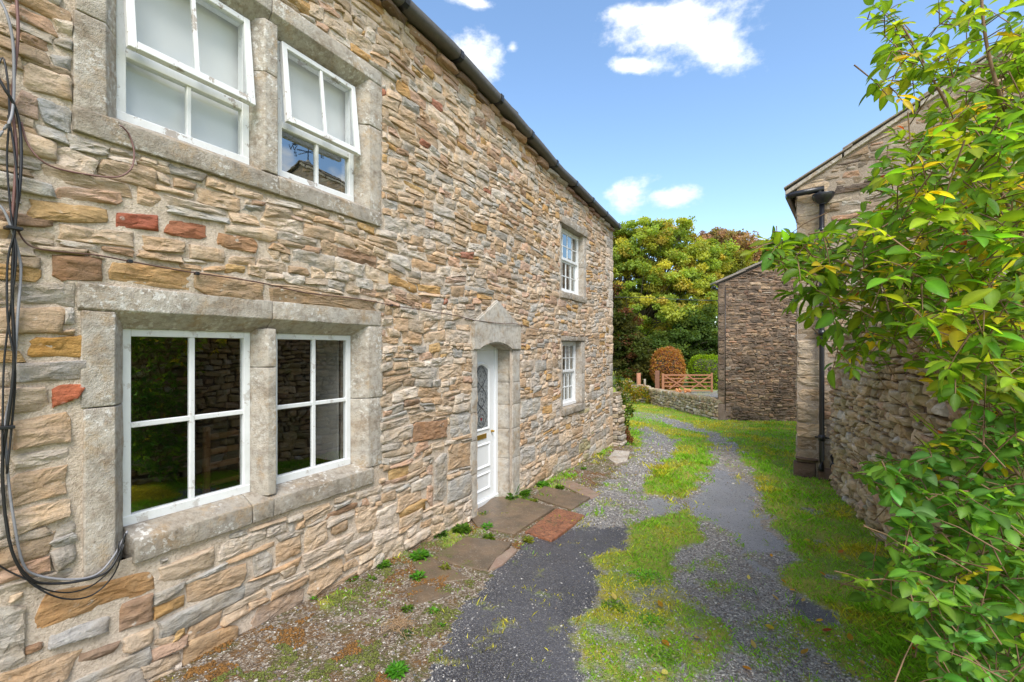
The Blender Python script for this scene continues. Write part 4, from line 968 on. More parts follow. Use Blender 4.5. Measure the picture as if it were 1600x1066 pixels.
# ------------------------------------------------------------------ dark barn across the end of the lane
DA = cw(unproj(1122, 0, 17.4).x * 0 + 322 / F_PX * 17.4, 17.4); DR = RT.copy(); DN = -FW
dbarn = empty('barn', (DA.x + 3, DA.y + 3, -.7), 'dark brown stone barn at the bend of the lane', 'barn')
DF = Frame(DA, (RT * .999 + FW * .02), DN); DEZ = 2.05 + 101 * 17.4 / F_PX - .03; DP = .455; DWd = 9.0
dtop = lambda u: DEZ + (u if u < DWd / 2 else DWd - u) * DP
rd = random.Random(33)
M['dark_stone'] = stone_mat('dark_barn_stone', lich=.5, green=.04, dist=.03, dark=.75)
def pal_dark(rng, c): return pick(rng, [(3, (.29, .205, .145)), (3, (.24, .175, .13)), (2, (.35, .26, .18)), (1.0, (.15, .115, .09)), (.45, (.44, .39, .33)), (.8, (.28, .175, .12))], .28)
dq = []; z = -1.1; i = 0
while z < DEZ - .05:
    h = rd.uniform(.2, .42); dq.append(([(0, z), (.24, z), (.24, z + h), (0, z + h)], pick(rd, [(2, (.22, .165, .12)), (1, (.17, .13, .10))]), None)); z += h
dwall = grid_wall('wall', DF, 0, DWd, -1.3, 7.0, .15, [], M['mortar_dark'], dbarn, top=dtop, amp=.02, base=.010)
qd = layout(rd, .26, 3.6, -1.1, 6.2, lambda v: .115, wr=(1.0, 3.4), split=.4, jit=.32, top=lambda u: dtop(u) - .03, excl=[(-1, .255, -9, 9)], warp=.09)
qd2 = layout(rd, 3.6, DWd, -1.1, 7, lambda v: .22, split=.1, top=lambda u: dtop(u) - .03)
its = build_stones(rd, DF, qd, pal_dark, gap=(.0, .010), dep=(.018, .05), rough=.035, lodk=.5) + build_stones(rd, DF, [], pal_dark, gap=(-.002, .003), dep=(.03, .045), rough=.03, hand=dq, lodk=.5) + build_stones(rd, DF, qd2, pal_dark)
emit_stones(its, M['dark_stone'], dwall)
DE = (RT * .602 + FW * .799).normalized()
bm = bmesh.new(); a, b = DF.P(0, 0, 0), DF.P(0, 0, 0) + DE * 12; quadz(bm, a, b, -1.5, DEZ); c = DF.P(DWd, 0, 0); d = c + DE * 12; quadz(bm, c, d, -1.5, DEZ); quadz(bm, b, d, -1.5, DEZ)
obj('side_wall', bm, M['mortar_dark'], dbarn)
bm = bmesh.new()
for s in (0, 1):
    u0, u1_ = (-.12, DWd / 2) if s == 0 else (DWd + .12, DWd / 2)
    p0, p1 = DF.P(u0, DEZ - .02, .05), DF.P(u1_, DEZ + DWd / 2 * DP + .02, .05); ps = [p0, p1, p1 + DE * 12, p0 + DE * 12]
    lo = [bm.verts.new(p) for p in ps]; hi = [bm.verts.new(p + Vector((0, 0, .07))) for p in ps]; bm.faces.new(lo); bm.faces.new(hi)
    for i in range(4): bm.faces.new([lo[i], lo[(i + 1) % 4], hi[(i + 1) % 4], hi[i]])
bmesh.ops.recalc_face_normals(bm, faces=bm.faces); droof = obj('roof', bm, M['slate'], dbarn)
u = -.14
while u < 4.2:
    w = rd.uniform(.8, 1.1); bm = bmesh.new(); vs = []
    for dd_ in (-.4, .12):
        for (uu, lf) in ((u, .03), (min(u + w + .1, DWd / 2), 0)):
            for h_ in (0, .05): vs.append(bm.verts.new(DF.P(uu, DEZ + uu * DP + .08 + lf + h_, dd_)))
    for f in ((0, 1, 3, 2), (4, 6, 7, 5), (0, 4, 5, 1), (2, 3, 7, 6), (0, 2, 6, 4), (1, 5, 7, 3)): bm.faces.new([vs[i] for i in f])
    bmesh.ops.recalc_face_normals(bm, faces=bm.faces); obj('verge_slate', bm, M['verge'], droof); u += w
tube('gutter_end', [DF.P(-.16, DEZ - .10, .04), DF.P(-.10, DEZ - .10, -.2), DF.P(-.10, DEZ - .1, -.2) + DE * 3], .07, M['iron'], dbarn, 8)
tube('wall_cable', [DF.P(.245, DEZ - .1, .08), DF.P(.25, -.3, .08)], .012, M['iron'], dbarn, 4)
box('drain_hole', M['cable_black'], dbarn, -.28, .28, -.05, .06, -.88, -.72, .02, Matrix.Translation(DF.P(1.9, 0, 0)) @ Matrix.Rotation(math.atan2(RT.y, RT.x), 4, 'Z'))

# ------------------------------------------------------------------ dry stone walls
M['dry'] = stone_mat('drystone', bed=(11, 11, 30), lich=.85, green=.5, dist=.025)
def pal_dry(rng, c): return pick(rng, [(3, (.44, .36, .235)), (3, (.49, .41, .285)), (2, (.39, .325, .22)), (1.3, (.43, .31, .22)), (1.2, (.54, .49, .42)), (.5, (.29, .235, .165))], .18)
def dry_wall(label, p0, p1, z0, topf, rowh, seed, limit=298, thick=.5, wr=(1.2, 2.8), coping=.0, group=None, gapz=(.002, .008), dep=(.04, .10), coping_h=.2):
    p0, p1 = Vector((p0.x, p0.y, 0)), Vector((p1.x, p1.y, 0)); U = (p1 - p0).normalized(); Nn = Vector((U.y, -U.x, 0)); Lh = (p1 - p0).length
    mid = (p0 + p1) / 2
    if (CAM - mid).dot(Nn) < 0: Nn = -Nn
    root = empty('dry_stone_wall', (mid.x, mid.y, z0), label, 'stone wall', group); fr = Frame(p0, U, Nn); rg = random.Random(seed)
    zlow = z0 - .4
    q = layout(rg, 0, Lh, zlow, 5, rowh, wr=wr, split=.14, top=lambda u: topf(u), warp=.07, jit=.3, wmax=.45)
    q = [x for x in q if (x[0][1] + x[2][1]) / 2 < topf((x[0][0] + x[1][0]) / 2) - .01 and x[0][0] < Lh]
    V = []; Fq = []; nn = 12
    for i in range(nn + 1):
        u = Lh * i / nn; V += [tuple(fr.P(u, zlow, -.005)), tuple(fr.P(u, topf(u) - .04, -.005)), tuple(fr.P(u, topf(u) - .04, -thick)), tuple(fr.P(u, zlow, -thick))]
        if i: a = 4 * i; Fq += [(a - 4, a, a + 1, a - 3), (a - 3, a + 1, a + 2, a - 2), (a - 2, a + 2, a + 3, a - 1)]
    Fq += [(0, 1, 2, 3), (4 * nn, 4 * nn + 1, 4 * nn + 2, 4 * nn + 3)]
    core = np_obj('wall_core', V, Fq, M['mortar_dark'], root, org=(mid.x, mid.y, z0 + .4))
    its = build_stones(rg, fr, q, pal_dry, gap=gapz, dep=dep, rough=.03)
    # loose top stones
    u = 0
    while u < Lh:
        w = rg.uniform(.12, .3) if not coping else rg.uniform(.08, .16); h = rg.uniform(.08, .14) if not coping else coping_h * rg.uniform(.8, 1.1)
        zt = topf(u + w / 2); off = -thick * .55
        for (d_, frx) in ((thick * .35, fr),):
            qq = [(u, zt - .03), (u + w, zt - .03), (u + w, zt + h), (u, zt + h)]
            Vs, Fs, cc_, ar = stone_geo(rg, frx, qq, .004, .07, 1, rg.uniform(0, 50), 3.0, .03)
            k = (len(Vs) - 1) // (3 if len(Vs) < 30 else 5 if len(Vs) < 90 else 7)
            Vs = [v - fr.N * (.33 * thick if i < k else 0) for i, v in enumerate(Vs)]
            px, py, Z = proj(Vs[-1]); its.append((Vs, Fs, pal_dry(rg, None), ar / max(Z, .5) ** 2 * F_PX ** 2 if Z > 0 else 0, None))
        u += w
    emit_stones(its, M['dry'], root, limit=limit)
    return root, fr
# right: along the lane from the barn towards the camera
ra, rb2 = cw(5.50, 7.75), cw(2.75, 1.9)
Lr = (rb2 - ra).length
dry_wall('tall pale dry stone wall behind the green bush on the right', ra, rb2, -.15, lambda u: min(2.3, 1.5 + u * .75) + .05 * mn.noise(Vector((u * 3, 0, 0))), lambda v: .105 if v > .4 else .13, 41, dep=(.04, .10), wr=(1.0, 2.3))
# far wall beside the lane end
fa, fb = cw(322 / F_PX * 17.4 - .02, 17.35), cw(213.5 / F_PX * 24.6, 24.6)
Lf = (fb - fa).length
dry_wall('low mossy dry stone wall with upright coping in front of the wooden gate', fa, fb, -.85, lambda u: -.02 - .2 * u / Lf, lambda v: .12, 42, coping=1, dep=(.04, .09), coping_h=.17)
dry_wall('low dry stone wall behind the yellowing shrub at the lane end', cw(213.5 / F_PX * 24.7, 24.8), cw(166 / F_PX * 27, 27.5), -1.0, lambda u: -.12 + .05 * math.sin(u * 3), lambda v: .12, 43, coping=0)
st, _ = dry_wall('ragged stone wall stub against the far cottage corner', Vector((.03, YC + .22, 0)), Vector((.07, YC + .62, 0)), -.35, lambda u: .72 - .5 * u, lambda v: .09, 44, thick=.4, dep=(.03, .08))
rg = random.Random(9); frs = Frame((0.02, YC + .05, 0), (1, 0, 0), (0, -1, 0)); its = []
z = -.5
while z < .95:
    h = rg.uniform(.05, .12); wid = max(.05, .05 + (.85 - z) * .12 + rg.uniform(-.04, .04)); u = -.05
    while u < wid:
        w = rg.uniform(.08, .2); Vs, Fs, cc_, ar = stone_geo(rg, frs, [(u, z), (min(u + w, wid + .03), z), (min(u + w, wid + .03), z + h), (u, z + h)], .003, rg.uniform(-.02, .05), 1, rg.uniform(0, 50), 3, .02)
        k = 14; Vs = [v + Vector((0, .32, 0)) if i < k else v for i, v in enumerate(Vs)]; its.append((Vs, Fs, pick(rg, [(2, PALE), (2, (.34, .29, .21)), (1, GREY)]), 1, None)); u += w
    z += h
emit_stones(its, M['dry'], st, 'end_stone')

# ------------------------------------------------------------------ gate, posts
ZG_ = 33.0
def gx(px): return cw((px - 800) / F_PX * ZG_, ZG_)
def gzv(py): return 2.05 - (py - HOR) / F_PX * ZG_
ga_, gb_ = gx(1034), gx(1113.5); zt, zb = gzv(585), gzv(612); gU = (gb_ - ga_).normalized(); Lg = (gb_ - ga_).length
gate = empty('wooden_gate', (ga_.x, ga_.y, zb), 'reddish wooden five-bar field gate with crossed braces', 'gate')
MG = Matrix.Translation((ga_.x, ga_.y, 0)) @ Matrix.Rotation(math.atan2(gU.y, gU.x), 4, 'Z')
for k in range(5): zz = zb + .06 + (zt - zb - .12) * (k / 4) ** .9; hh = .055 if k < 4 else .075; box('rail', M['wood'], gate, 0, Lg, -.02, .02, zz - hh / 1.4, zz + hh / 1.4, .008, MG)
box('stile', M['wood'], gate, -.0, .17, -.045, .045, zb - .05, zt + .05, .01, MG); box('stile', M['wood'], gate, Lg - .13, Lg, -.045, .045, zb - .05, zt + .10, .01, MG)
def brace(u0, z0_, u1_, z1_):
    L_ = math.hypot(u1_ - u0, z1_ - z0_); box('brace', M['wood'], gate, 0, L_, -.055, -.022, -.045, .045, .006, MG @ Matrix.Translation((u0, 0, z0_)) @ Matrix.Rotation(-math.atan2(z1_ - z0_, u1_ - u0), 4, 'Y'))
brace(.15, zt - .05, Lg * .46, zb + .2); brace(Lg * .14, zb + .2, Lg * .5, zt - .05); brace(Lg * .5, zt - .05, Lg * .88, zb + .2); brace(Lg * .56, zb + .15, Lg - .1, zt - .05)
tag(box('gate_post', M['post_wood'], None, -.14, .14, -.14, .14, zb - .3, gzv(579.5), .03, Matrix.Translation(gx(1027))), 'dark wooden gate post at the hinge side of the field gate', 'post')
p = cw((998 - 800) / F_PX * 29, 29); tag(tube('gate_post', [Vector((p.x, p.y, -1.4)), Vector((p.x, p.y, 2.05 - 38 * 29 / F_PX))], .13, M['wood'], None, 8), 'round reddish wooden post standing behind the low wall', 'post')
p = cw((1007.5 - 800) / F_PX * 29, 29); tag(box('stone_marker', M['dress'], None, -.06, .06, -.05, .05, -1.3, 2.05 - 47.5 * 29 / F_PX, .015, Matrix.Translation(p)), 'thin pale stake between the two wooden posts', 'stake')
p = cw((984 - 800) / F_PX * 27, 27); bm = bmesh.new(); bmesh.ops.create_icosphere(bm, subdivisions=2, radius=.16)
for v in bm.verts: v.co *= 1 + .25 * mn.noise(v.co * 6); v.co.z *= .8
bmesh.ops.translate(bm, verts=bm.verts, vec=(p.x, p.y, 2.05 - 51.5 * 27 / F_PX)); tag(obj('boulder', bm, M['dress'], None, True), 'pale round boulder resting on the low wall end', 'boulder')
# trough of squashes
p = cw((1067 - 800) / F_PX * 27.0, 27.0, 2.05 - (616 - HOR) / F_PX * 27.0)
tr = empty('planter', p, 'low planter of orange flowers before the gate', 'planter'); box('trough', M['dress'], tr, p.x - .42, p.x + .42, p.y - .15, p.y + .15, p.z - .02, p.z + .10, .02)
M['squash'] = simple('orange_flowers', (.62, .26, .10), .6)
rg = random.Random(4)
for k in range(26):
    bm = bmesh.new()
    bmesh.ops.create_icosphere(bm, subdivisions=2, radius=rg.uniform(.05, .085), matrix=Matrix.Translation((p.x + (rg.choice((-1, 1)) * rg.uniform(.12, .42)), p.y + rg.uniform(-.13, .13), p.z + rg.uniform(.1, .28)))); obj('flower', bm, M['squash'], tr, True)
# telephone wire
tag(tube('overhead_wire', [cw((900 - 800) / F_PX * 24, 24, 2.05 + (HOR - 464.5) / F_PX * 24), cw((1000 - 800) / F_PX * 24, 24, 2.05 + (HOR - 465) / F_PX * 24), cw((1060 - 800) / F_PX * 21, 21, 2.05 + (HOR - 468) / F_PX * 21), DF.P(-.02, 2.05 + (HOR - 470) / F_PX * 17.4, 0)], .014, M['iron'], None, 4, sub=4), 'thin black wire crossing in front of the yellow-green tree', 'wire')

# ------------------------------------------------------------------ cables on the cottage
def wcable(pts, rad, mat, label, off=.062, clips=()):
    P = []
    for i, p in enumerate(pts):
        y, z = wp(p[0], p[1], off); P.append(Vector((off + .012 * math.sin(i * 1.7 + rad * 900), y, z)))
    return tag(tube('cable', P, rad, mat, None, 7, sub=5), label, 'cable')
wcable([(-14, 100), (6, 140), (20, 160), (31, 190), (33, 240), (29, 300), (24, 350), (20, 450), (21, 560), (14, 640), (5, 720), (8, 800), (20, 868), (48, 905), (80, 913), (125, 908), (165, 893), (188, 862), (197, 834)], 0.0066, M['cable_black'], 'thick black cable hanging in a loop under the lower window corner', .066)
wcable([(-14, 150), (3, 90), (10, 120), (14, 180), (12, 250), (17, 330), (24, 400), (18, 470), (8, 560), (4, 640), (3, 720), (12, 830), (34, 895), (70, 925), (110, 936), (150, 928), (180, 895), (192, 850)], 0.0043, M['cable_black'], 'thin black cable making the lowest loop under the window', .060)
wcable([(-20, 872), (12, 892), (40, 905), (75, 922), (115, 926), (150, 912), (178, 880), (186, 846)], 0.0039, M['cable_black'], 'thin black cable entering low from the left edge', .052)
wcable([(-4, -10), (10, 25), (20, 70), (23, 130), (20, 170), (14, 190), (4, 205), (-10, 225)], 0.0062, M['cable_grey'], 'pale grey cable curving out at the upper left', .070)
wcable([(-14, 310), (4, 328), (18, 360), (31, 400), (33, 430), (26, 500), (20, 600), (10, 660), (12, 740), (20, 810), (36, 880), (60, 900), (110, 905), (150, 897), (180, 868), (200, 830)], 0.0059, M['cable_grey'], 'grey cable running down beside the black ones', .050)
wcable([(25, -20), (27, 50), (23, 110), (20, 160), (25, 230), (22, 290), (19, 350)], 0.0066, M['cable_brown'], 'faded pink-brown cable at the top of the bundle', .056)
wcable([(14, 180), (22, 230), (26, 300), (23, 360), (13, 410), (12, 500), (21, 560), (24, 600), (20, 660), (10, 740)], 0.0047, M['cable_black'], 'slim black cable in the middle of the bundle', .072)
wcable([(24, 352), (45, 382), (80, 392), (150, 399), (203, 408), (290, 424), (400, 441), (480, 458), (560, 467), (612, 477), (672, 487), (717, 494), (740, 500), (785, 506), (804, 506), (845, 516), (897, 523), (954, 529)], .0042, M['cable_thin'], 'thin rusty cable strung along the wall above the door', .052)
wcable([(34, 190), (42, 220), (58, 247), (85, 262), (130, 271), (180, 277), (203, 265), (210, 238), (204, 212), (192, 200), (186, 197)], 0.0045, M['cable_brown'], 'brown cable looping up to the upper left window corner', .050)
for k, (px, py) in enumerate(((21, 357), (8, 668))):
    y, z = wp(px, py, .06); tag(box('cable_tie', M['cable_black'], None, .03, .085, y - .03, y + .03, z - .008, z + .008, .003), ('upper' if k == 0 else 'lower') + ' black tie holding the cable bundle', 'cable tie')
for k, (px, py) in enumerate(((203, 408), (308, 427), (612, 477))):
    y, z = wp(px, py, .05); box('cable_clip', M['iron'], bpy.data.objects['cable.007'], .03, .062, y - .012, y + .012, z - .012, z + .008, .003)
# ------------------------------------------------------------------ ground
def pip(P, poly):
    x, y = P[:, 0], P[:, 1]; inside = np.zeros(len(P), bool); n = len(poly)
    for i in range(n):
        x0, y0 = poly[i]; x1, y1 = poly[(i + 1) % n]
        c = ((y0 > y) != (y1 > y)) & (x < (x1 - x0) * (y - y0) / ((y1 - y0) or 1e-9) + x0); inside ^= c
    return inside
def G(poly): return [(lambda p: (p.x, p.y))(gp(*q)) for q in poly]
TAR = [[(640, 1110), (652, 1066), (696, 984), (748, 916), (800, 864), (832, 842), (888, 824), (992, 824), (984, 856), (936, 872), (944, 928), (904, 976), (900, 1020), (908, 1110)],
       [(1104, 733), (1147, 736), (1160, 760), (1177, 770), (1195, 813), (1210, 837), (1230, 862), (1151, 862), (1134, 826), (1087, 811), (1072, 790), (1090, 766), (1108, 752)],
       [(1228, 931), (1269, 944), (1322, 960), (1305, 978), (1269, 978), (1237, 958)], [(1148, 868), (1160, 868), (1196, 882), (1212, 892), (1180, 892)],
       [(1000, 781), (1040, 778), (1066, 790), (1050, 800), (1018, 805)]]
GRV = [[(983, 656), (1005, 667), (1033, 677), (1059, 693), (1056, 710), (1033, 723), (1013, 742), (1003, 768), (1070, 783), (1066, 800), (1010, 812), (970, 826), (888, 824), (800, 866), (890, 800), (930, 765), (961, 742), (981, 721), (998, 701), (1000, 680), (985, 664)],
       [(985, 641), (1028, 650), (1069, 661), (1106, 675), (1125, 677), (1156, 699), (1167, 725), (1188, 768), (1215, 820), (1235, 866), (1206, 900), (1240, 930), (1240, 990), (1275, 1015), (1344, 1066), (1400, 1110), (1060, 1110), (1110, 1040), (1150, 985), (1087, 936), (1040, 905), (1042, 862), (1100, 850), (1080, 812), (1066, 790), (1091, 750), (1112, 730), (1110, 695), (1096, 678), (1059, 669), (1026, 660), (984, 649)],
       [(1012, 612), (1140, 611), (1140, 634), (1090, 626), (1035, 617)]]
PALEB = [[(1167, 725), (1188, 768), (1215, 820), (1225, 850), (1195, 830), (1172, 770), (1152, 745), (1108, 715), (1120, 690), (1150, 700)]]
soil_px = [(640, 1120), (652, 1066), (696, 984), (748, 916), (800, 864), (890, 800), (930, 765), (961, 742), (981, 721), (992, 700), (975, 690), (957, 690)]
SOIL = G(soil_px) + [(-1.5, 11.2), (-1.5, -3), (gp(640, 1120).x, -3)]
def spaced(segs):
    out = [segs[0][0]]
    for a, b, s in segs:
        n = max(1, round((b - a) / s)); out += list(a + (b - a) * np.arange(1, n + 1) / n)
    return np.array(out)
gxs = spaced([(-260, -60, 25), (-60, -12, 4), (-12, -.2, .8), (-.2, 4.6, .03), (4.6, 7, .06), (7, 14, .3), (14, 60, 4), (60, 300, 30)])
gys = spaced([(-60, 0, 5), (0, 1.2, .1), (1.2, 8, .03), (8, 13, .05), (13, 30, .12), (30, 60, 2), (60, 700, 40)])
XX, YY = np.meshgrid(gxs, gys, indexing='ij'); nx, ny = XX.shape
P2 = np.stack([XX.ravel(), YY.ravel()], 1)
def vnoise(P, sc, seed):     # value noise, numpy
    r = np.random.RandomState(seed); T = r.rand(256, 256); q = P * sc; i = np.floor(q).astype(int); f = q - i; f = f * f * (3 - 2 * f); i &= 255; j = (i + 1) & 255
    a = T[i[:, 0], i[:, 1]]; b = T[j[:, 0], i[:, 1]]; c = T[i[:, 0], j[:, 1]]; d = T[j[:, 0], j[:, 1]]
    return (a * (1 - f[:, 0]) + b * f[:, 0]) * (1 - f[:, 1]) + (c * (1 - f[:, 0]) + d * f[:, 0]) * f[:, 1]
def fbm(P, sc, seed, o=4): return sum(vnoise(P, sc * 2 ** k, seed + k) * .5 ** k for k in range(o)) / sum(.5 ** k for k in range(o))
wk = np.clip((P2[:, 1]) / 6, .5, 2.2)[:, None]
J = P2 + (np.stack([fbm(P2, 3.3, 1), fbm(P2, 3.3, 9)], 1) - .5) * .34 * wk + (np.stack([fbm(P2, 13, 5), fbm(P2, 13, 7)], 1) - .5) * .12
def zone(polys): 
    m = np.zeros(len(P2), bool)
    for p in polys: m |= pip(J, G(p))
    return m.astype(float)
tar = zone(TAR); grv = np.maximum(zone(GRV), 0); soil = pip(J, SOIL).astype(float) * (1 - tar); grv *= (1 - soil) * (1 - tar)
gras = (1 - tar) * (1 - grv) * (1 - soil)
pale = zone(PALEB) * grv
n_lo = fbm(P2, 1.6, 21); n_hi = fbm(P2, 7, 31)
# thin grass creeping over the gravel near the camera, thin gravel in the grass there
cen = np.array([gp(1010, 1010).x, gp(1010, 1010).y]); dcen = np.hypot(P2[:, 0] - cen[0], (P2[:, 1] - cen[1]) * .8)
near = np.clip(1.6 - dcen, 0, 1) * np.clip((YY.ravel() < 4.5), 0, 1)
gras = np.where((gras > .5) & (near > 0), np.clip(gras - near * .6 * (n_hi > .52), 0, 1), gras)
gras = np.where(grv > .5, np.clip((n_hi - .53) * 5, 0, .8) * np.clip(1.2 - P2[:, 1] / 20, .3, 1), gras)
gras = np.where((soil > .5) & (P2[:, 1] > 2.4) & (P2[:, 1] < 11), np.clip((fbm(P2, 4.5, 131) - .47) * 9, 0, .9) * np.clip(1 - (P2[:, 0] - .1) * 2.2, .12, 1), gras)
gras = np.where((tar > .5), np.clip((n_hi - .66) * 6, 0, .5), gras)
for sx_, sy_, sr_ in ((1270, 800, .13), (1284, 850, .10), (1212, 700, .16), (1205, 880, .08), (1300, 900, .10)):
    p_ = gp(sx_, sy_); dd_ = np.hypot(P2[:, 0] - p_.x, P2[:, 1] - p_.y) / sr_; gras = gras * np.clip((dd_ + (n_hi - .5) * 2.2 - .5) * 1.6, .12, 1)
GB = gras.reshape(nx, ny)
for _ in range(4): GB = (GB + np.roll(GB, 1, 0) + np.roll(GB, -1, 0) + np.roll(GB, 1, 1) + np.roll(GB, -1, 1)) / 5
gras = np.clip(GB.ravel() + (fbm(P2, 17, 141) - .5) * 1.1 * np.clip(GB.ravel() * (1 - GB.ravel()) * 4 + .12, 0, 1), 0, 1)
gz_ = np.interp(P2[:, 1], YG, ZG) + .018 * (n_lo - .5) * (P2[:, 1] < 40) + (n_hi - .5) * .022 * (1 - tar) + gras * .018 - tar * .004
rut = 0
far_rise = np.clip((P2[:, 1] - 60) / 200, 0, 1) * 6; gz_ = gz_ + far_rise
GV = np.stack([P2[:, 0], P2[:, 1], gz_], 1)
def ground_z(x, y):
    i = np.clip(np.searchsorted(gxs, x) - 1, 0, nx - 2); j = np.clip(np.searchsorted(gys, y) - 1, 0, ny - 2)
    fx = (x - gxs[i]) / (gxs[i + 1] - gxs[i]); fy = (y - gys[j]) / (gys[j + 1] - gys[j]); Zr = gz_.reshape(nx, ny)
    return (Zr[i, j] * (1 - fx) + Zr[i + 1, j] * fx) * (1 - fy) + (Zr[i, j + 1] * (1 - fx) + Zr[i + 1, j + 1] * fx) * fy
pale = np.maximum(pale, zone([TAR[1], TAR[3], TAR[4]])); att = np.stack([gras, tar, soil, pale], 1)
idx = np.arange(nx * ny).reshape(nx, ny); Fq = np.stack([idx[:-1, :-1].ravel(), idx[1:, :-1].ravel(), idx[1:, 1:].ravel(), idx[:-1, 1:].ravel()], 1)
zid = np.where(tar > .5, 1, np.where(soil > .5, 2, np.where(grv > .5, 3, 0)))[Fq[:, 0]]
m = MX('ground_surface'); A = m.attr('col'); sp = m.n('ShaderNodeSeparateColor'); m.l(A, sp.inputs[0]); g_, t_, s_ = sp.outputs; pl = m.attr('col', 'Alpha')
nz = m.noise(26, 5, .65); nb = m.noise(3.2, 5, .6)
def thr(v, n_, w=.45): return m.mr(m.mt('ADD', v, m.mt('MULTIPLY', m.mt('SUBTRACT', n_, .5), 1.4)), .5 - w / 2, .5 + w / 2)
vc = m.n('ShaderNodeTexVoronoi'); vc.inputs['Scale'].default_value = 62; m.l(m.pos, vc.inputs['Vector']); vs = m.n('ShaderNodeSeparateColor'); m.l(vc.outputs['Color'], vs.inputs[0])
vf = m.n('ShaderNodeTexVoronoi'); vf.inputs['Scale'].default_value = 150; m.l(m.pos, vf.inputs['Vector']); vfs = m.n('ShaderNodeSeparateColor'); m.l(vf.outputs['Color'], vfs.inputs[0])
grav = m.ramp(vs.outputs[0], [(0, (.09, .08, .075)), (.3, (.19, .18, .175)), (.6, (.27, .26, .25)), (.85, (.35, .335, .315)), (1, (.50, .47, .43))])
grav = m.mix(m.mr(nb, .45, .7, 0, .55), grav, (.17, .14, .10)); grav = m.mix(m.mt('MULTIPLY', pl, .55), grav, (.34, .27, .19))
tarc = m.ramp(vfs.outputs[0], [(0, (.018, .018, .021)), (.5, (.045, .045, .053)), (.85, (.09, .09, .10)), (1, (.24, .23, .22))])
tarc = m.mix(m.mr(m.noise(1.5, 4), .35, .7, 0, .5), tarc, (.12, .12, .135))
grit = m.ramp(vs.outputs[1], [(0, (.09, .06, .035)), (.4, (.18, .13, .085)), (.7, (.30, .24, .18)), (.93, (.40, .35, .29)), (1, (.60, .56, .5))])
mossm = m.mr(m.noise(5.5, 6, .7), .45, .52); mossf = m.mr(m.noise(40, 4, .6), .42, .52); mossc = m.mix(m.mr(m.noise(2.2, 4), .46, .56), (.165, .082, .02), (.095, .10, .018))
soilc = m.mix(m.mt('MULTIPLY', m.mt('MULTIPLY', mossm, mossf), .9), grit, mossc)
grc = m.mix(m.mr(nb, .38, .66), (.20, .32, .025), (.42, .38, .05)); grc = m.mix(m.mr(nz, .4, .7, 0, .6), grc, (.13, .12, .035))
tarc = m.mix(m.mt('MULTIPLY', pl, .55), tarc, (.34, .34, .35)); c = m.mix(thr(t_, nz, .2), grav, tarc); c = m.mix(thr(s_, nz, .3), c, soilc); gm_ = thr(g_, nz, .6); c = m.mix(gm_, c, grc)  # pale zones paint the sky's reflection into the tarmac colour
m.set('Base Color', c)
wet = m.mr(m.noise(1.3, 4, .6), .42, .58)
ro = m.mix(t_, (.85,) * 3, m.mix(wet, (.30,) * 3, (.52,) * 3)); m.set('Roughness', ro); m.set('Specular IOR Level', .5)
# wet tarmac patch; its sky reflection is painted pale in the colour
h = hsum(m, [(1, vc.outputs['Distance']), (.6, vf.outputs['Distance']), (.8, nz)]); bs = m.n('ShaderNodeBump'); bs.inputs['Distance'].default_value = .016; m.l(m.mr(t_, 0, 1, .9, .42), bs.inputs['Strength']); m.l(h, bs.inputs['Height']); m.norm(bs.outputs[0])
M['ground'] = m.m
for z_, nm in ((0, 'ground'), (1, 'tarmac'), (2, 'verge'), (3, 'gravel_track')):
    f = Fq[zid == z_]; used, inv = np.unique(f.ravel(), return_inverse=True)
    o = np_obj(nm, GV[used], inv.reshape(-1, 4), M['ground'], col=att[used], smooth=True); o['kind'] = 'structure'

# slabs at the door
def slab(poly, mat, h=.03, label=None, th=.07, seed=0, sub=.07):
    bm = bmesh.new(); P = [gp(*p) for p in poly]; zt = max(ground_z(p.x, p.y) for p in P)
    zt = sum(ground_z(p.x, p.y) for p in P) / len(P) + h
    top = [bm.verts.new((p.x, p.y, ground_z(p.x, p.y) * .5 + (zt - h) * .5 + h)) for p in P]; bot = [bm.verts.new((p.x, p.y, zt - th)) for p in P]; n = len(P)
    bm.faces.new(top); bm.faces.new(bot[::-1])
    for i in range(n): bm.faces.new([top[i], bot[i], bot[(i + 1) % n], top[(i + 1) % n]])
    rough_bm(bm, .01, sub, .005, seed); o = obj('paving_slab', bm, mat, path, True)
    if label: o['label'] = label
path = bpy.data.objects.new('path', None); COL.objects.link(path); path['kind'] = 'structure'; path.location = (gp(800, 830).x, gp(800, 830).y, -.12)
def slab_mat(name, a, b, speck=.5, groove=0, rough=.45):
    m = MX(name); c = m.mix(m.mr(m.noise(5, 6, .65), .35, .65), a, b); c = m.mix(m.mt('MULTIPLY', m.mr(m.noise(70, 4), .60, .68), speck), c, (.42, .38, .32))
    c = m.mix(m.mt('MULTIPLY', m.mr(m.noise(3, 6, .7), .56, .66), .5), c, (.10, .10, .04))
    hh = m.noise(18, 7, .65)
    if groove:
        gv = m.mr(m.mt('ABSOLUTE', m.mt('SUBTRACT', m.noise(1, 3, .6, m.map((14, 24, 1)), 1.2), .5)), 0, .035); c = m.mix(gv, (.05, .035, .03), c); hh = m.mt('ADD', hh, gv)
    m.set('Base Color', c); m.set('Roughness', rough); m.norm(m.bump(hh, .008, .9)); return m.m
M['slab'] = slab_mat('damp_flagstone', (.10, .075, .05), (.175, .12, .075)); M['slab_red'] = slab_mat('red_flagstone', (.26, .10, .05), (.33, .14, .07), .1, 1); M['slab_pink'] = slab_mat('pinkish_flagstone', (.24, .15, .11), (.28, .21, .16))
slab([(736, 812), (746, 826), (804, 836), (867, 797), (802, 781), (770, 781)], M['slab'], label='large damp flagstone in front of the door', seed=1)
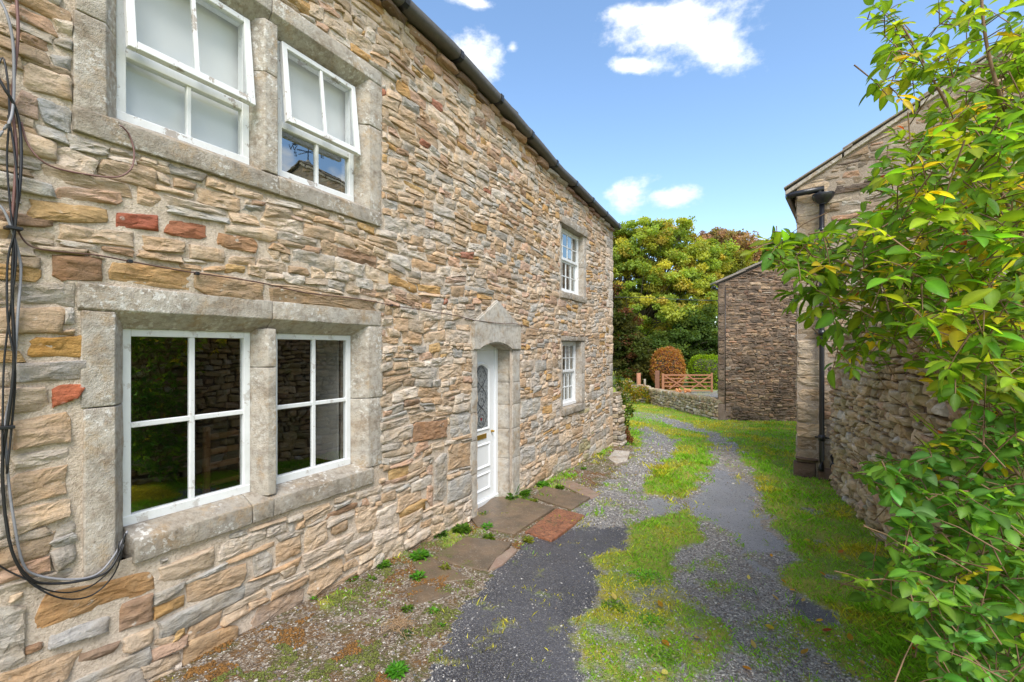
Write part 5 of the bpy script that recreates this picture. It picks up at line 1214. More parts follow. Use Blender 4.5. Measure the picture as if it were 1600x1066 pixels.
slab([(832, 779), (893, 799), (922, 780), (850, 763)], M['slab'], label='damp flagstone to the right of the door', seed=2)
slab([(820, 834), (862, 847), (914, 810), (870, 798)], M['slab_red'], label='rust-red grooved flagstone', seed=3)
slab([(680, 870), (705, 882), (760, 893), (800, 852), (728, 843)], M['slab'], .018, label='speckled broken flagstone left of the door', seed=4)
slab([(762, 894), (785, 884), (808, 863), (800, 858), (776, 874)], M['slab_pink'], .022, seed=5); slab([(645, 882), (672, 872), (735, 906), (668, 914)], M['slab'], .010, seed=6)
slab([(634, 922), (664, 915), (706, 930), (648, 948)], M['slab'], .010, seed=7); slab([(872, 757), (890, 752), (938, 773), (924, 780)], M['slab_pink'], .015, seed=8)
slab([(950, 718), (960, 706), (984, 708), (980, 721), (962, 726)], M['dress'], .03, label='pale flat rock beside the cottage corner', seed=9)
slab([(740, 812), (744, 800), (776, 783), (800, 781), (802, 786), (770, 806)], M['slab_pink'], .022, label='doorstep slab', seed=10)

# ------------------------------------------------------------------ scatter: grass, pebbles
rs_ = np.random.RandomState(3)
def cell_sample(weight, n):
    """n random points on ground cells, weight per cell"""
    cx_ = (gxs[:-1] + gxs[1:]) / 2; cy_ = (gys[:-1] + gys[1:]) / 2; area = np.outer(np.diff(gxs), np.diff(gys))
    CX, CY = np.meshgrid(cx_, cy_, indexing='ij'); dz = (CX - CAM.x) * FW.x + (CY - CAM.y) * FW.y; dx = (CX - CAM.x) * RT.x + (CY - CAM.y) * RT.y
    Zs = np.maximum(dz, 1.0); vis = (dz > 1.6) & (dz < 34) & (dx / Zs < 1.3) & (dx / Zs > -1.25) & (CX > -.05 - (CY > YC) * 30)
    w = (weight(idx[:-1, :-1]) * area * vis / Zs ** 1.7).ravel(); w /= w.sum(); k = rs_.choice(len(w), n, p=w)
    i, j = np.divmod(k, ny - 1); x = gxs[i] + rs_.rand(n) * (gxs[i + 1] - gxs[i]); y = gys[j] + rs_.rand(n) * (gys[j + 1] - gys[j])
    z = ground_z(x, y); Z = (x - CAM.x) * FW.x + (y - CAM.y) * FW.y; return x, y, z, Z, i, j
def not_in_buildings(x, y):
    ok = ~pip(np.stack([x, y], 1), [(p.x, p.y) for p in (BF.P(-.1, 0, .1), BF.P(BW, 0, .1), BF.P(BW, 0, -7), BF.P(-.1, 0, -7))])
    ok &= ~pip(np.stack([x, y], 1), [(p.x, p.y) for p in (DF.P(0, 0, .05), DF.P(DWd, 0, .05), DF.P(DWd, 0, 0) + DE * 12, DF.P(0, 0, 0) + DE * 12)])
    return ok
NB = 230000
grf = gras.reshape(nx, ny).ravel()
x, y, z, Z, i, j = cell_sample(lambda ix: np.clip(grf[ix], 0, 1) ** 1.3, NB)
ok = not_in_buildings(x, y); x, y, z, Z = x[ok], y[ok], z[ok], Z[ok]; n = len(x); PP = np.stack([x, y], 1)
tuft = fbm(PP, 2.4, 51); yel = fbm(PP, 1.3, 61); fine = rs_.rand(n)
hgt = (.011 + .028 * rs_.rand(n) ** 1.5 + np.clip(tuft - .54, 0, 1) * .16) * np.clip(Z / 5, .9, 1.6); wid = .0026 * np.clip(Z / 3.0, .9, 4.5) * (.7 + .6 * rs_.rand(n))
wallr = (x - 5.2 + 0) # taller near the right wall
ang = rs_.rand(n) * 6.283; lean = rs_.rand(n) * 1.2 + .3; la = rs_.rand(n) * 6.283
dx, dy_ = np.cos(ang) * wid, np.sin(ang) * wid; lx, ly = np.cos(la) * lean * hgt, np.sin(la) * lean * hgt
V = np.empty((n, 4, 3), np.float32)
V[:, 0] = np.stack([x - dx, y - dy_, z - .006], 1); V[:, 1] = np.stack([x + dx, y + dy_, z - .006], 1)
V[:, 2] = np.stack([x + dx * .7 + lx * .4, y + dy_ * .7 + ly * .4, z + hgt * .6], 1); V[:, 3] = np.stack([x + lx, y + ly, z + hgt], 1)
Fg = np.arange(n * 4).reshape(n, 4)[:, [0, 1, 2, 3]]
ym = np.clip((yel - .47) * 7 + (fine - .5) * .9, 0, 1)[:, None]
cg = (1 - ym) * np.array([.22, .45, .03]) + ym * np.array([.52, .47, .05]); cg *= (.65 + .7 * rs_.rand(n))[:, None]; dry = rs_.rand(n) < .05; cg[dry] = [.36, .26, .12]
np_obj('grass', V.reshape(-1, 3), Fg, M['grass'], col=np.repeat(cg, 4, 0))['kind'] = 'stuff'
# pebbles
OCT = np.array([(1, 0, 0), (.1, .95, .1), (-.9, .1, 0), (0, -1, .05), (.35, .3, .75), (-.3, -.25, .8), (0, 0, -.6)]); OF = np.array([(0, 1, 4), (1, 2, 4), (2, 5, 4), (2, 3, 5), (3, 0, 5), (0, 4, 5), (0, 6, 1), (1, 6, 2), (2, 6, 3), (3, 6, 0)])
def pebbles(name, weight, n, smin, smax, pal, flat=.6, zoff=.0):
    x, y, z, Z, i, j = cell_sample(weight, n); ok = not_in_buildings(x, y); x, y, z, Z = x[ok], y[ok], z[ok], Z[ok]; n = len(x)
    s = smin + (smax - smin) * rs_.rand(n) ** 3; s *= np.clip(Z / 5, .9, 2.0); a = rs_.rand(n) * 6.283
    S = np.stack([s * (.7 + .6 * rs_.rand(n)), s * (.7 + .6 * rs_.rand(n)), s * flat * (.6 + .6 * rs_.rand(n))], 1)
    L_ = OCT[None] * S[:, None] * (.8 + .4 * rs_.rand(n, 7, 1)); c, s_ = np.cos(a)[:, None], np.sin(a)[:, None]
    V = np.stack([L_[..., 0] * c - L_[..., 1] * s_ + x[:, None], L_[..., 0] * s_ + L_[..., 1] * c + y[:, None], L_[..., 2] + z[:, None] + zoff], 2)
    Fp = (OF[None] + (np.arange(n) * 7)[:, None, None]).reshape(-1, 3); pal = np.array(pal); cc = pal[rs_.randint(0, len(pal), n)] * (.7 + .6 * rs_.rand(n))[:, None]
    np_obj(name, V.reshape(-1, 3), Fp, M['pebble'], col=np.repeat(cc, 7, 0))['kind'] = 'stuff'
m = MX('pebble'); c = m.attr('col'); c = m.mix(m.mr(m.noise(180, 3), .4, .7, 0, .5), c, m.mix(1.0, c, (.6, .6, .6), 'MULTIPLY')); m.set('Base Color', c); m.set('Roughness', .72); M['pebble'] = m.m
T2 = tar.reshape(nx, ny); E2 = np.zeros_like(T2)
for a_, b_ in ((2, 0), (-2, 0), (0, 2), (0, -2), (3, 3), (-3, 3), (3, -3), (-3, -3), (5, 0), (0, 5), (-5, 0), (0, -5)): E2 += (np.roll(T2, (a_, b_), (0, 1)) < .5)
edge_ = ((T2 > .5) * E2 / 12).ravel()
gv = grv.ravel(); so = soil.ravel(); ta = tar.ravel()
pebbles('gravel', lambda ix: gv[ix] * (1 - .5 * pale[ix]) + .12 * (gras[ix] * (near[ix] > .1)) * 2 + .02 * ta[ix], 36000, .004, .016, [(.15, .145, .145), (.24, .235, .235), (.32, .31, .305), (.40, .385, .36), (.22, .175, .135), (.50, .47, .42)])
pebbles('edge_gravel', lambda ix: edge_[ix], 4500, .003, .010, [(.15, .145, .145), (.24, .235, .235), (.32, .31, .305), (.40, .385, .36), (.22, .175, .135), (.50, .47, .42)])
pebbles('grit', lambda ix: so[ix], 16000, .003, .014, [(.20, .15, .10), (.30, .25, .19), (.42, .38, .32), (.14, .10, .07), (.55, .52, .47), (.17, .17, .18)])
pebbles('tarmac_chips', lambda ix: ta[ix], 14000, .0018, .006, [(.05, .05, .055), (.09, .09, .10), (.15, .15, .155), (.26, .25, .24), (.07, .07, .075)], .5)
# moss cushions on the verge
x, y, z, Z, i, j = cell_sample(lambda ix: so[ix] * (n_hi[ix] > .5), 30000); ok = (fbm(np.stack([x, y], 1), 4.5, 71) > .47); x, y, z = x[ok], y[ok], z[ok]; n = len(x)
s = .004 + .007 * rs_.rand(n); V = OCT[None] * s[:, None, None] * np.array([1, 1, 1.1]) * (.7 + .6 * rs_.rand(n, 7, 1)); V[..., 0] += x[:, None]; V[..., 1] += y[:, None]; V[..., 2] += z[:, None] + .003
mm_ = (fbm(np.stack([x, y], 1), 1.9, 81) > .5)[:, None]; cc = np.where(mm_, np.array([.19, .09, .018]), np.array([.11, .125, .02])) * (.6 + .8 * rs_.rand(n))[:, None]
np_obj('moss', V.reshape(-1, 3), (OF[None] + (np.arange(n) * 7)[:, None, None]).reshape(-1, 3), M['pebble'], col=np.repeat(cc, 7, 0))['kind'] = 'stuff'
# ------------------------------------------------------------------ leaves
def leaf_shape(nseg=4, wid=.26, fold=.18, curl=.35, point=1.0):
    """unit-length pointed leaf along +x, midrib fold; returns verts, faces"""
    V = [(0, 0, 0)]; Fs = []
    for k in range(1, nseg):
        t = k / nseg; w = wid * math.sin(math.pi * t ** .85) ** .8; zc = -curl * t * t
        V += [(t, -w, zc + fold * w), (t, 0, zc), (t, w, zc + fold * w)]
    V.append((1, 0, -curl)); e = len(V) - 1
    Fs += [(0, 1, 2), (0, 2, 3)]
    for k in range(nseg - 2):
        a = 1 + 3 * k; Fs += [(a, a + 3, a + 4), (a, a + 4, a + 1), (a + 1, a + 4, a + 5), (a + 1, a + 5, a + 2)]
    a = 1 + 3 * (nseg - 2); Fs += [(a, e, a + 1), (a + 1, e, a + 2)]
    return np.array(V, float), np.array(Fs)
LS = [leaf_shape(6, .195, .45, .25), leaf_shape(6, .225, .30, .40), leaf_shape(6, .17, .55, .12)]
def rib(L0): return np.where(np.abs(L0[:, 1:2]) < 1e-6, 1.35, .86) * np.ones((1, 3))
def frames(d, up):
    d = d / np.linalg.norm(d, axis=1, keepdims=True); s = np.cross(up, d); s /= np.maximum(np.linalg.norm(s, axis=1, keepdims=True), 1e-6); u = np.cross(d, s); return d, s, u
def leaves_mesh(name, P, D, U, S, C, mat, shape, parent=None, kind='stuff', smooth=True, org=(0, 0, 0)):
    d, s, u = frames(D, U); L0, F0 = shape; k = len(L0)
    V = P[:, None] + S[:, None, None] * (L0[None, :, 0:1] * d[:, None] + L0[None, :, 1:2] * s[:, None] + L0[None, :, 2:3] * u[:, None])
    Fc = (F0[None] + (np.arange(len(P)) * k)[:, None, None]).reshape(-1, 3); o = np_obj(name, V.reshape(-1, 3), Fc, mat, parent, col=np.repeat(C, k, 0), smooth=smooth, org=org)
    if kind: o['kind'] = kind
    return o
def poly_pts(polys, n, rng):
    out = []
    A = []
    for p in polys:
        xs = [a for a, b in p]; ys_ = [b for a, b in p]; ar = abs(sum(p[i][0] * p[(i + 1) % len(p)][1] - p[(i + 1) % len(p)][0] * p[i][1] for i in range(len(p)))) / 2; A.append((p, min(xs), max(xs), min(ys_), max(ys_), ar))
    tot = sum(a[5] for a in A)
    for p, x0, x1, y0, y1, ar in A:
        m_ = int(n * ar / tot); P = np.stack([x0 + (x1 - x0) * rng.rand(m_ * 6), y0 + (y1 - y0) * rng.rand(m_ * 6)], 1); P = P[pip(P, p)][:m_]; out.append(P)
    return np.concatenate(out)
LS_N = LS; LS_W = [leaf_shape(6, .29, .32, .2), leaf_shape(6, .32, .22, .32), leaf_shape(6, .26, .4, .1)]; LS_M = [leaf_shape(6, .24, .4, .22), leaf_shape(6, .20, .5, .12), leaf_shape(6, .27, .3, .35)]
def shrub(name, label, cat, base, branches, clusters, rng, lsize, greens, nleaf=(3, 6), limit=298, yellow=.1, deepcol=None, twig_r=.0035, droop=.12, blue=0.0):
    root = empty(name, base, label, cat)
    bp = []; bm = bmesh.new()
    for br, r0 in branches:
        pts = [unproj(*p) for p in br]; P = [pts[0] * 2 - pts[1]] + pts + [pts[-1] * 2 - pts[-2]]; Q = []
        for i in range(1, len(P) - 2):
            for s in range(5):
                t = s / 5; a, b, c, d = P[i - 1], P[i], P[i + 1], P[i + 2]; Q.append(.5 * ((2 * b) + (c - a) * t + (2 * a - 5 * b + 4 * c - d) * t * t + (3 * b - a - 3 * c + d) * t ** 3))
        Q.append(pts[-1]); bp += Q
        bm2 = bmesh.new(); add_tube(bm2, Q, r0, 6, .35); obj('branch', bm2, M['twig'], root, True)
    BPn = np.array([tuple(p) for p in bp])
    Pl, Dl, Ul, Sl, Cl = [], [], [], [], []
    BPl = list(map(tuple, BPn)); clusters = sorted(clusters, key=lambda t: ((BPn - np.array(t[0])) ** 2).sum(1).min())
    for (c, w) in clusters:      # c world position of a spray tip; each joins the nearest wood already there
        BPn = np.array(BPl)
        c = np.array(c); k = int(np.argmin(((BPn - c) ** 2).sum(1) + rng.rand(len(BPn)) * .01)); b = BPn[k]; v = c - b; Lb = np.linalg.norm(v)
        full = (b.copy(), Lb)
        if Lb > .30: b = c - v / Lb * .30; v = c - b; Lb = .30; add_tube(bm, [Vector(full[0]), Vector(full[0]).lerp(Vector(b), .5) + Vector((0, 0, .03)), Vector(b)], twig_r * 1.2, 3, .8, cap=False)
        BPl.append(tuple(c)); BPl.append(tuple(b + v * .5))
        if Lb < .06: v = rng.randn(3) * .1; b = c - v; Lb = np.linalg.norm(v)
        m1 = b + v * .55 + np.array([0, 0, .06 * Lb]); add_tube(bm, [Vector(b), Vector(m1), Vector(c)], twig_r, 3, .5, cap=False)
        n = rng.randint(*nleaf) ; dr = v / Lb; side = np.cross(dr, [0, 0, 1.0]); side /= max(np.linalg.norm(side), 1e-6)
        base_c = np.array(greens[rng.randint(len(greens))]) * rng.uniform(.75, 1.25)
        if rng.rand() < yellow: base_c = np.array([.60, .52, .04]) * rng.uniform(.7, 1.1)
        for q in range(n):
            t = 1 - q * .17; p = b + v * max(t, .2) + (0 if q else 0)
            for sg in ((-1, 1) if q else (0,)):
                d = dr * (.5 if sg else 1) + side * sg * rng.uniform(.75, 1.1) + np.array([0, 0, -droop * rng.uniform(.2, 1.6)]) + rng.randn(3) * .16
                Pl.append(p); Dl.append(d); Ul.append(np.array([0, 0, 1]) + rng.randn(3) * .38 + np.array([-FW.x, -FW.y, 0]) * .35); Sl.append(lsize * rng.uniform(.5, 1.35) * (1 if sg else 1.15)); cc = base_c * rng.uniform(.82, 1.2); 
                if rng.rand() < .0025: cc = np.array([.45, .12, .02])
                Cl.append(cc)
    obj('twigs', bm, M['twig'], root, True)['kind'] = 'stuff'
    Pl, Dl, Ul, Sl, Cl = map(np.array, (Pl, Dl, Ul, Sl, Cl))
    dz = (Pl - np.array(CAM)) @ np.array(FW); dxx = (Pl - np.array(CAM)) @ np.array(RT); vis = (dz > .5) & (dxx / dz < 1.12)
    imp = np.where(vis, Sl / np.maximum(dz, .4), 0); order = np.argsort(-imp); big, rest = order[:limit], order[limit:]
    d, s, u = frames(Dl, Ul); palette = []
    for si, (L0, F0) in enumerate(LS):
        for g in range(5): pass
    uniq = {}
    for i in big:
        si = int(i) % 3; key = (si, tuple(np.round(Cl[i] * 25) / 25))
        if key not in uniq:
            L0, F0 = LS[si]; me = bpy.data.meshes.new('leaf'); me.from_pydata([tuple(v) for v in L0], [], [tuple(int(a) for a in f) for f in F0]); me.polygons.foreach_set('use_smooth', [True] * len(F0)); me.materials.append(M['leaf']); setcol(me, np.maximum(Cl[i], .005)[None] * rib(L0)); uniq[key] = me
        o = bpy.data.objects.new('leaf', uniq[key]); COL.objects.link(o); o.parent = root
        R = Matrix((d[i], s[i], u[i])).transposed().to_4x4(); o.matrix_basis = Matrix.Translation(Vector(Pl[i]) - Vector(root.location)) @ R @ Matrix.Scale(Sl[i], 4)
    for si in range(3):
        r_ = rest[rest % 3 == si]
        if si == 0: allV = []
        allV.append(r_)
    # the remaining leaves in one mass
    Vs, Fs, Cs = [], [], []; n0 = 0
    for si in range(3):
        r_ = allV[si]; L0, F0 = LS[si]; k = len(L0)
        V = Pl[r_][:, None] + Sl[r_][:, None, None] * (L0[None, :, 0:1] * d[r_][:, None] + L0[None, :, 1:2] * s[r_][:, None] + L0[None, :, 2:3] * u[r_][:, None])
        Vs.append(V.reshape(-1, 3)); Fs.append((F0[None] + (np.arange(len(r_)) * k)[:, None, None]).reshape(-1, 3) + n0); Cs.append((Cl[r_][:, None] * rib(L0)[None]).reshape(-1, 3)); n0 += len(r_) * k
    o = np_obj('foliage', np.concatenate(Vs), np.concatenate(Fs), M['leaf'], root, col=np.concatenate(Cs), smooth=True, org=base); o['kind'] = 'stuff'
    return root
R1 = np.random.RandomState(5); LS = LS_M
def clus(polys, n, z0, z1, rng, back=1.0):
    P = poly_pts(polys, n, rng); out = []
    for p in P:
        Z = z0 + (z1 - z0) * rng.rand() ** back; out.append((tuple(unproj(p[0], p[1], Z)), 1))
    return out
gb = gp(1640, 1000)
# sprays of the tall shrub
UB = [([(1660, 1150, 2.5), (1640, 900, 2.45), (1622, 720, 2.4), (1580, 600, 2.35), (1500, 500, 2.3), (1430, 452, 2.35), (1340, 420, 2.4), (1260, 390, 2.5), (1215, 379, 2.55)], .014),
      ([(1660, 1150, 2.6), (1660, 700, 2.5), (1640, 500, 2.4), (1580, 330, 2.3), (1500, 200, 2.3), (1450, 110, 2.3), (1410, 40, 2.3)], .013),
      ([(1670, 1150, 2.4), (1680, 600, 2.2), (1640, 350, 2.1), (1570, 170, 2.0), (1540, 60, 2.0), (1530, -60, 2.0)], .013),
      ([(1640, 500, 2.5), (1560, 400, 2.6), (1470, 350, 2.7), (1380, 300, 2.8), (1320, 295, 2.9)], .009),
      ([(1622, 720, 2.5), (1540, 620, 2.5), (1460, 560, 2.6), (1380, 500, 2.7), (1290, 480, 2.8)], .009),
      ([(1640, 900, 2.3), (1560, 760, 2.2), (1480, 690, 2.2), (1420, 640, 2.3)], .009),
      ([(1660, 700, 2.2), (1590, 420, 2.1), (1480, 300, 2.2), (1420, 260, 2.3)], .008)]
UPOLY = [[(1345, 5), (1500, 0), (1640, -40), (1640, 60), (1540, 110), (1480, 140), (1410, 165), (1345, 150), (1330, 132), (1380, 120), (1370, 70)],
         [(1640, 60), (1640, 640), (1560, 660), (1500, 640), (1450, 600), (1400, 560), (1310, 590), (1285, 560), (1290, 500), (1230, 490), (1225, 430), (1172, 395), (1160, 372), (1220, 366), (1290, 360), (1380, 300), (1330, 300), (1370, 265), (1400, 190), (1480, 150), (1550, 110)],
         [(1290, 360), (1400, 330), (1500, 420), (1480, 520), (1400, 520), (1300, 480), (1240, 450), (1190, 390)]]
GR = [(.11, .25, .02), (.14, .30, .025), (.19, .35, .028), (.12, .27, .035), (.27, .38, .03)]
cl1 = clus(UPOLY, 900, 1.9, 3.0, R1)
cl1 += clus([[(1640, 200), (1640, 640), (1500, 640), (1400, 480), (1330, 380), (1420, 240), (1540, 130)]], 330, 1.5, 2.1, R1)
cl1 += clus([[(1165, 372), (1230, 365), (1300, 372), (1300, 400), (1230, 400), (1175, 392)]], 34, 2.3, 2.7, R1)
shrub('elder_shrub', 'tall arching green and yellow shrub leaning in from the right edge', 'shrub', (gb.x, gb.y, -.1), UB, cl1, R1, .066, GR, nleaf=(2, 5), yellow=.06)
R2 = np.random.RandomState(6)
cl2 = clus([[(1640, 150), (1640, 620), (1540, 600), (1450, 520), (1380, 420), (1430, 300), (1520, 190)]], 340, 3.0, 4.0, R2)  # deeper sprays, light from behind put into yellow leaf colours
BB = [([(1700, 1000, 3.6), (1680, 600, 3.5), (1600, 400, 3.4), (1520, 280, 3.4), (1450, 220, 3.5)], .012), ([(1680, 600, 3.5), (1560, 520, 3.4), (1450, 440, 3.5)], .01)]
bb = cw(4.4, 3.4)
shrub('background_shrub', 'shrub with backlight painted yellow into its leaves, close to the wall behind the tall green shrub', 'shrub', (bb.x, bb.y, -.1), BB, cl2, R2, .085, [(.20, .25, .025), (.34, .30, .03), (.12, .20, .02)], nleaf=(2, 5), yellow=.4, limit=0)
# lower bush
R3 = np.random.RandomState(8); LS = LS_W
LB = [([(1640, 1180, 2.4), (1600, 1000, 2.3), (1540, 860, 2.2), (1470, 770, 2.2), (1400, 725, 2.25)], .010), ([(1600, 1000, 2.3), (1520, 930, 2.1), (1440, 890, 2.1), (1360, 900, 2.15)], .008),
      ([(1680, 1100, 2.2), (1640, 850, 2.0), (1590, 740, 2.0), (1540, 690, 2.1)], .010), ([(1640, 1180, 2.0), (1580, 1080, 1.9), (1520, 1030, 1.9), (1460, 1000, 1.95)], .008), ([(1470, 770, 2.2), (1420, 810, 2.3), (1390, 840, 2.35)], .006)]
LPOLY = [[(1640, 600), (1640, 1120), (1490, 1120), (1460, 1040), (1430, 980), (1400, 940), (1350, 935), (1342, 895), (1400, 870), (1385, 850), (1400, 800), (1365, 770), (1345, 735), (1370, 705), (1430, 720), (1460, 690), (1540, 640)]]
GL = [(.095, .24, .04), (.12, .28, .045), (.15, .31, .04), (.21, .36, .04), (.11, .26, .065)]
cl3 = clus(LPOLY, 1050, 1.75, 2.7, R3); lb = cw(2.85, 2.3)
shrub('green_bush', 'dense green bush at the foot of the right-hand wall', 'bush', (lb.x, lb.y, -.1), LB, cl3, R3, .058, GL, nleaf=(2, 5), yellow=.015)

# ------------------------------------------------------------------ small weeds
def rosette(label, px, py, size, nl, cols, seed, kind='weed', cat='weed', wid=.5, lift=.5, group=None, spread=1.0):
    rg = np.random.RandomState(seed); p = gp(px, py); base = np.array([max(p.x, .03), p.y, ground_z(np.array([max(p.x, .03)]), np.array([p.y]))[0]])
    n = int(nl * 1.9) if nl > 20 else nl; a = rg.rand(n) * 6.283; el = rg.uniform(.15, 1.1, n) * lift; D = np.stack([np.cos(a) * np.cos(el), np.sin(a) * np.cos(el), np.sin(el) + .15], 1)
    P = base + np.stack([np.cos(a), np.sin(a), np.zeros(n)], 1) * (rg.rand(n)[:, None] ** .7) * size * .5 * spread + np.array([0, 0, 1]) * rg.rand(n)[:, None] * size * .3
    C = np.array(cols)[rg.randint(0, len(cols), n)] * rg.uniform(.75, 1.3, n)[:, None]
    sh = leaf_shape(4, wid * .5, .2, .5); o = leaves_mesh(kind, P, D, np.tile([0, 0, 1.0], (n, 1)) + rg.randn(n, 3) * .2, size * (rg.uniform(.22, .48, n) if nl > 20 else rg.uniform(.35, .8, n)), C, M['leaf'], sh, kind=None, org=tuple(base)); tag(o, label, cat, group)
BG = [(.10, .26, .02), (.14, .31, .03), (.08, .21, .02)]; YGN = [(.20, .28, .03), (.26, .30, .04)]; DG = [(.05, .13, .02), (.07, .17, .03)]
for args in [('bright green leafy weed, largest against the wall foot left of the door', 656, 872, .13, 90, BG), ('low green weed on the speckled slab nearest the tarmac side', 653, 904, .10, 40, BG), ('small green weed beside a rounded stone at the wall foot', 597, 885, .10, 40, BG),
             ('tiny flat green weed left of the rounded stone', 580, 906, .06, 18, BG), ('solitary green weed on the pebbly verge', 637, 954, .07, 30, BG), ('yellow-green weed between two slabs left of the door', 696, 890, .08, 34, YGN),
             ('tiny green sprout on the gritty verge by the tarmac', 678, 958, .05, 18, BG), ('sprout growing from the dead grass tangle', 634, 993, .05, 20, DG), ('pale green sprout at the tarmac edge', 689, 980, .04, 16, BG),
             ('long-leaved green weed clump at the left door jamb foot', 722, 832, .15, 90, DG + BG), ('wispy weed rising against the stones left of the door', 684, 838, .12, 50, DG), ('fresh green weed at the left edge of the doorstep', 757, 806, .09, 50, BG),
             ('rounded green weed in front of the doorstep corner', 761, 826, .10, 60, BG), ('low spreading weed at the front left of the large flagstone', 764, 842, .10, 50, YGN + BG), ('dark broad-leaved dock in the right door corner', 784, 776, .24, 16, DG),
             ('bright green weed beside the dock at the door', 797, 784, .11, 70, BG), ('bright green weed at the right door jamb foot', 820, 774, .12, 80, BG), ('yellow-green weed between the flagstones right of the door', 833, 785, .09, 50, YGN),
             ('green weed patch along the wall foot right of the door', 848, 760, .14, 90, BG), ('green weed beside the pinkish strip slab', 875, 764, .10, 60, BG), ('small weed further along the wall foot', 912, 733, .09, 40, BG), ('green weed near the cottage corner', 937, 712, .10, 40, BG),
             ('green tuft in front of the large flagstone', 826, 846, .09, 60, YGN), ('bright grassy tuft near the bottom of the verge', 620, 1052, .09, 90, BG), ('green sprigs where the wall meets the mossy verge', 548, 905, .08, 26, BG + [(.25, .08, .03)]), ('little weed at the foot of the wall before the mossy verge', 491, 938, .05, 14, BG)]:
    label, px, py, size, nl, cols = args; rosette(label, px, py, size, nl, cols, int(px * 7 + py), wid=.5 if nl > 20 else .45, lift=1.0)
for px, py, s, lab in ((1010, 1050, .10, 'lawn rosette'), (1075, 985, .09, 'lawn'), (985, 970, .10, 'lawn')): pass
# broad-leaved clumps within the middle grass strip
for k, (px, py, lab) in enumerate(((1010, 905, 'dark clover patch on the middle grass strip'), (960, 950, 'grassy clump near the tarmac edge'), (1018, 975, 'broad-leaved weed low on the middle grass strip'), (1040, 1030, 'short green clump near the yellow leaf'))):
    rosette(lab, px, py, .05, 150 if k == 0 else 80, [(.17, .36, .03), (.22, .42, .04), (.13, .28, .03)], 300 + k, lift=.9, wid=.8, spread=6 if k == 0 else 4)
# fallen leaves
rg = random.Random(12); first = {}
fl = [(1228, 917), (1234, 924), (1217, 943), (1254, 943), (1274, 973), (1284, 992), (1252, 1028), (1035, 1006), (1043, 1055), (1018, 935), (962, 943), (1035, 955), (1361, 992), (1378, 998), (1170, 910), (1290, 905), (1340, 965), (1290, 1040), (1365, 1055), (1205, 873), (1255, 850), (1310, 870), (1280, 800), (1180, 1020), (1330, 1010), (1210, 990), (1300, 935), (1160, 1045), (1090, 1000), (1345, 1040), (1400, 1050), (1240, 1000), (1266, 880), (1322, 900)]
for k, (px, py) in enumerate(fl):
    p = gp(px, py); c = rg.choice([(.55, .42, .04), (.62, .50, .16), (.60, .30, .03), (.52, .36, .03)]) if k not in (5,) else (.28, .07, .02)
    key = c
    if key not in first:
        L0, F0 = leaf_shape(5, .30, .3, -.25); me = bpy.data.meshes.new('fallen_leaf'); me.from_pydata([tuple(v) for v in L0], [], [tuple(int(a) for a in f) for f in F0]); me.materials.append(M['leaf']); setcol(me, np.tile(np.array(c), (len(L0), 1))); first[key] = me
    o = bpy.data.objects.new('fallen_leaf', first[key]); COL.objects.link(o); z = float(ground_z(np.array([p.x]), np.array([p.y]))[0]); o.location = (p.x, p.y, z + .022)
    s = rg.uniform(.045, .075); o.scale = (s, s, s); o.rotation_euler = (rg.uniform(-.4, .4), rg.uniform(-.3, .3), rg.uniform(0, 6.3))
    if k == 5: tag(o, 'single rusty red-brown fallen leaf by the small tarmac patch', 'leaf', 'fallen leaves on the lane')
    elif k == 7: tag(o, 'pale yellow fallen leaf alone on the middle grass strip', 'leaf', 'fallen leaves on the lane')
    else:
        cn = {.55: 'golden', .62: 'pale cream-yellow', .60: 'orange', .52: 'mustard'}[c[0]]
        where = 'on the middle grass strip' if px < 1120 else 'on the grass under the bush at the bottom right' if px > 1325 else 'on the gravel edge low in the picture' if py > 985 else 'beside the small tarmac patch' if py > 915 else 'on the right-hand lawn near the dry stone wall'
        tag(o, cn + ' fallen leaf ' + where, 'leaf', cn + ' leaves ' + where)
# bare stem lying on the lawn
P = [gp(1440, 976), gp(1400, 976), gp(1360, 972), gp(1334, 966)]; tag(tube('bare_shoot', [Vector((p.x, p.y, .05 + .02 * i)) for i, p in enumerate(P)], .0055, M['wood_furn'], None, 5, sub=3), 'pale bare stem poking out of the bush over the grass', 'shoot')
# dead grass tangle
bm = bmesh.new(); c = gp(625, 985)
for k in range(70):
    a = rg.uniform(0, 6.3); r0 = rg.uniform(0, .10); q = Vector((c.x + math.cos(a) * r0, c.y + math.sin(a) * r0, .01)); b = rg.uniform(0, 6.3); l = rg.uniform(.05, .14)
    add_tube(bm, [q, q + Vector((math.cos(b) * l * .5, math.sin(b) * l * .5, rg.uniform(.01, .04))), q + Vector((math.cos(b + .5) * l, math.sin(b + .5) * l, .005))], .0013, 3, cap=False)
M['straw'] = simple('straw', (.34, .22, .12), .8); tag(obj('dead_grass', bm, M['straw']), 'tangle of dead brown grass on the gritty verge', 'dead grass')

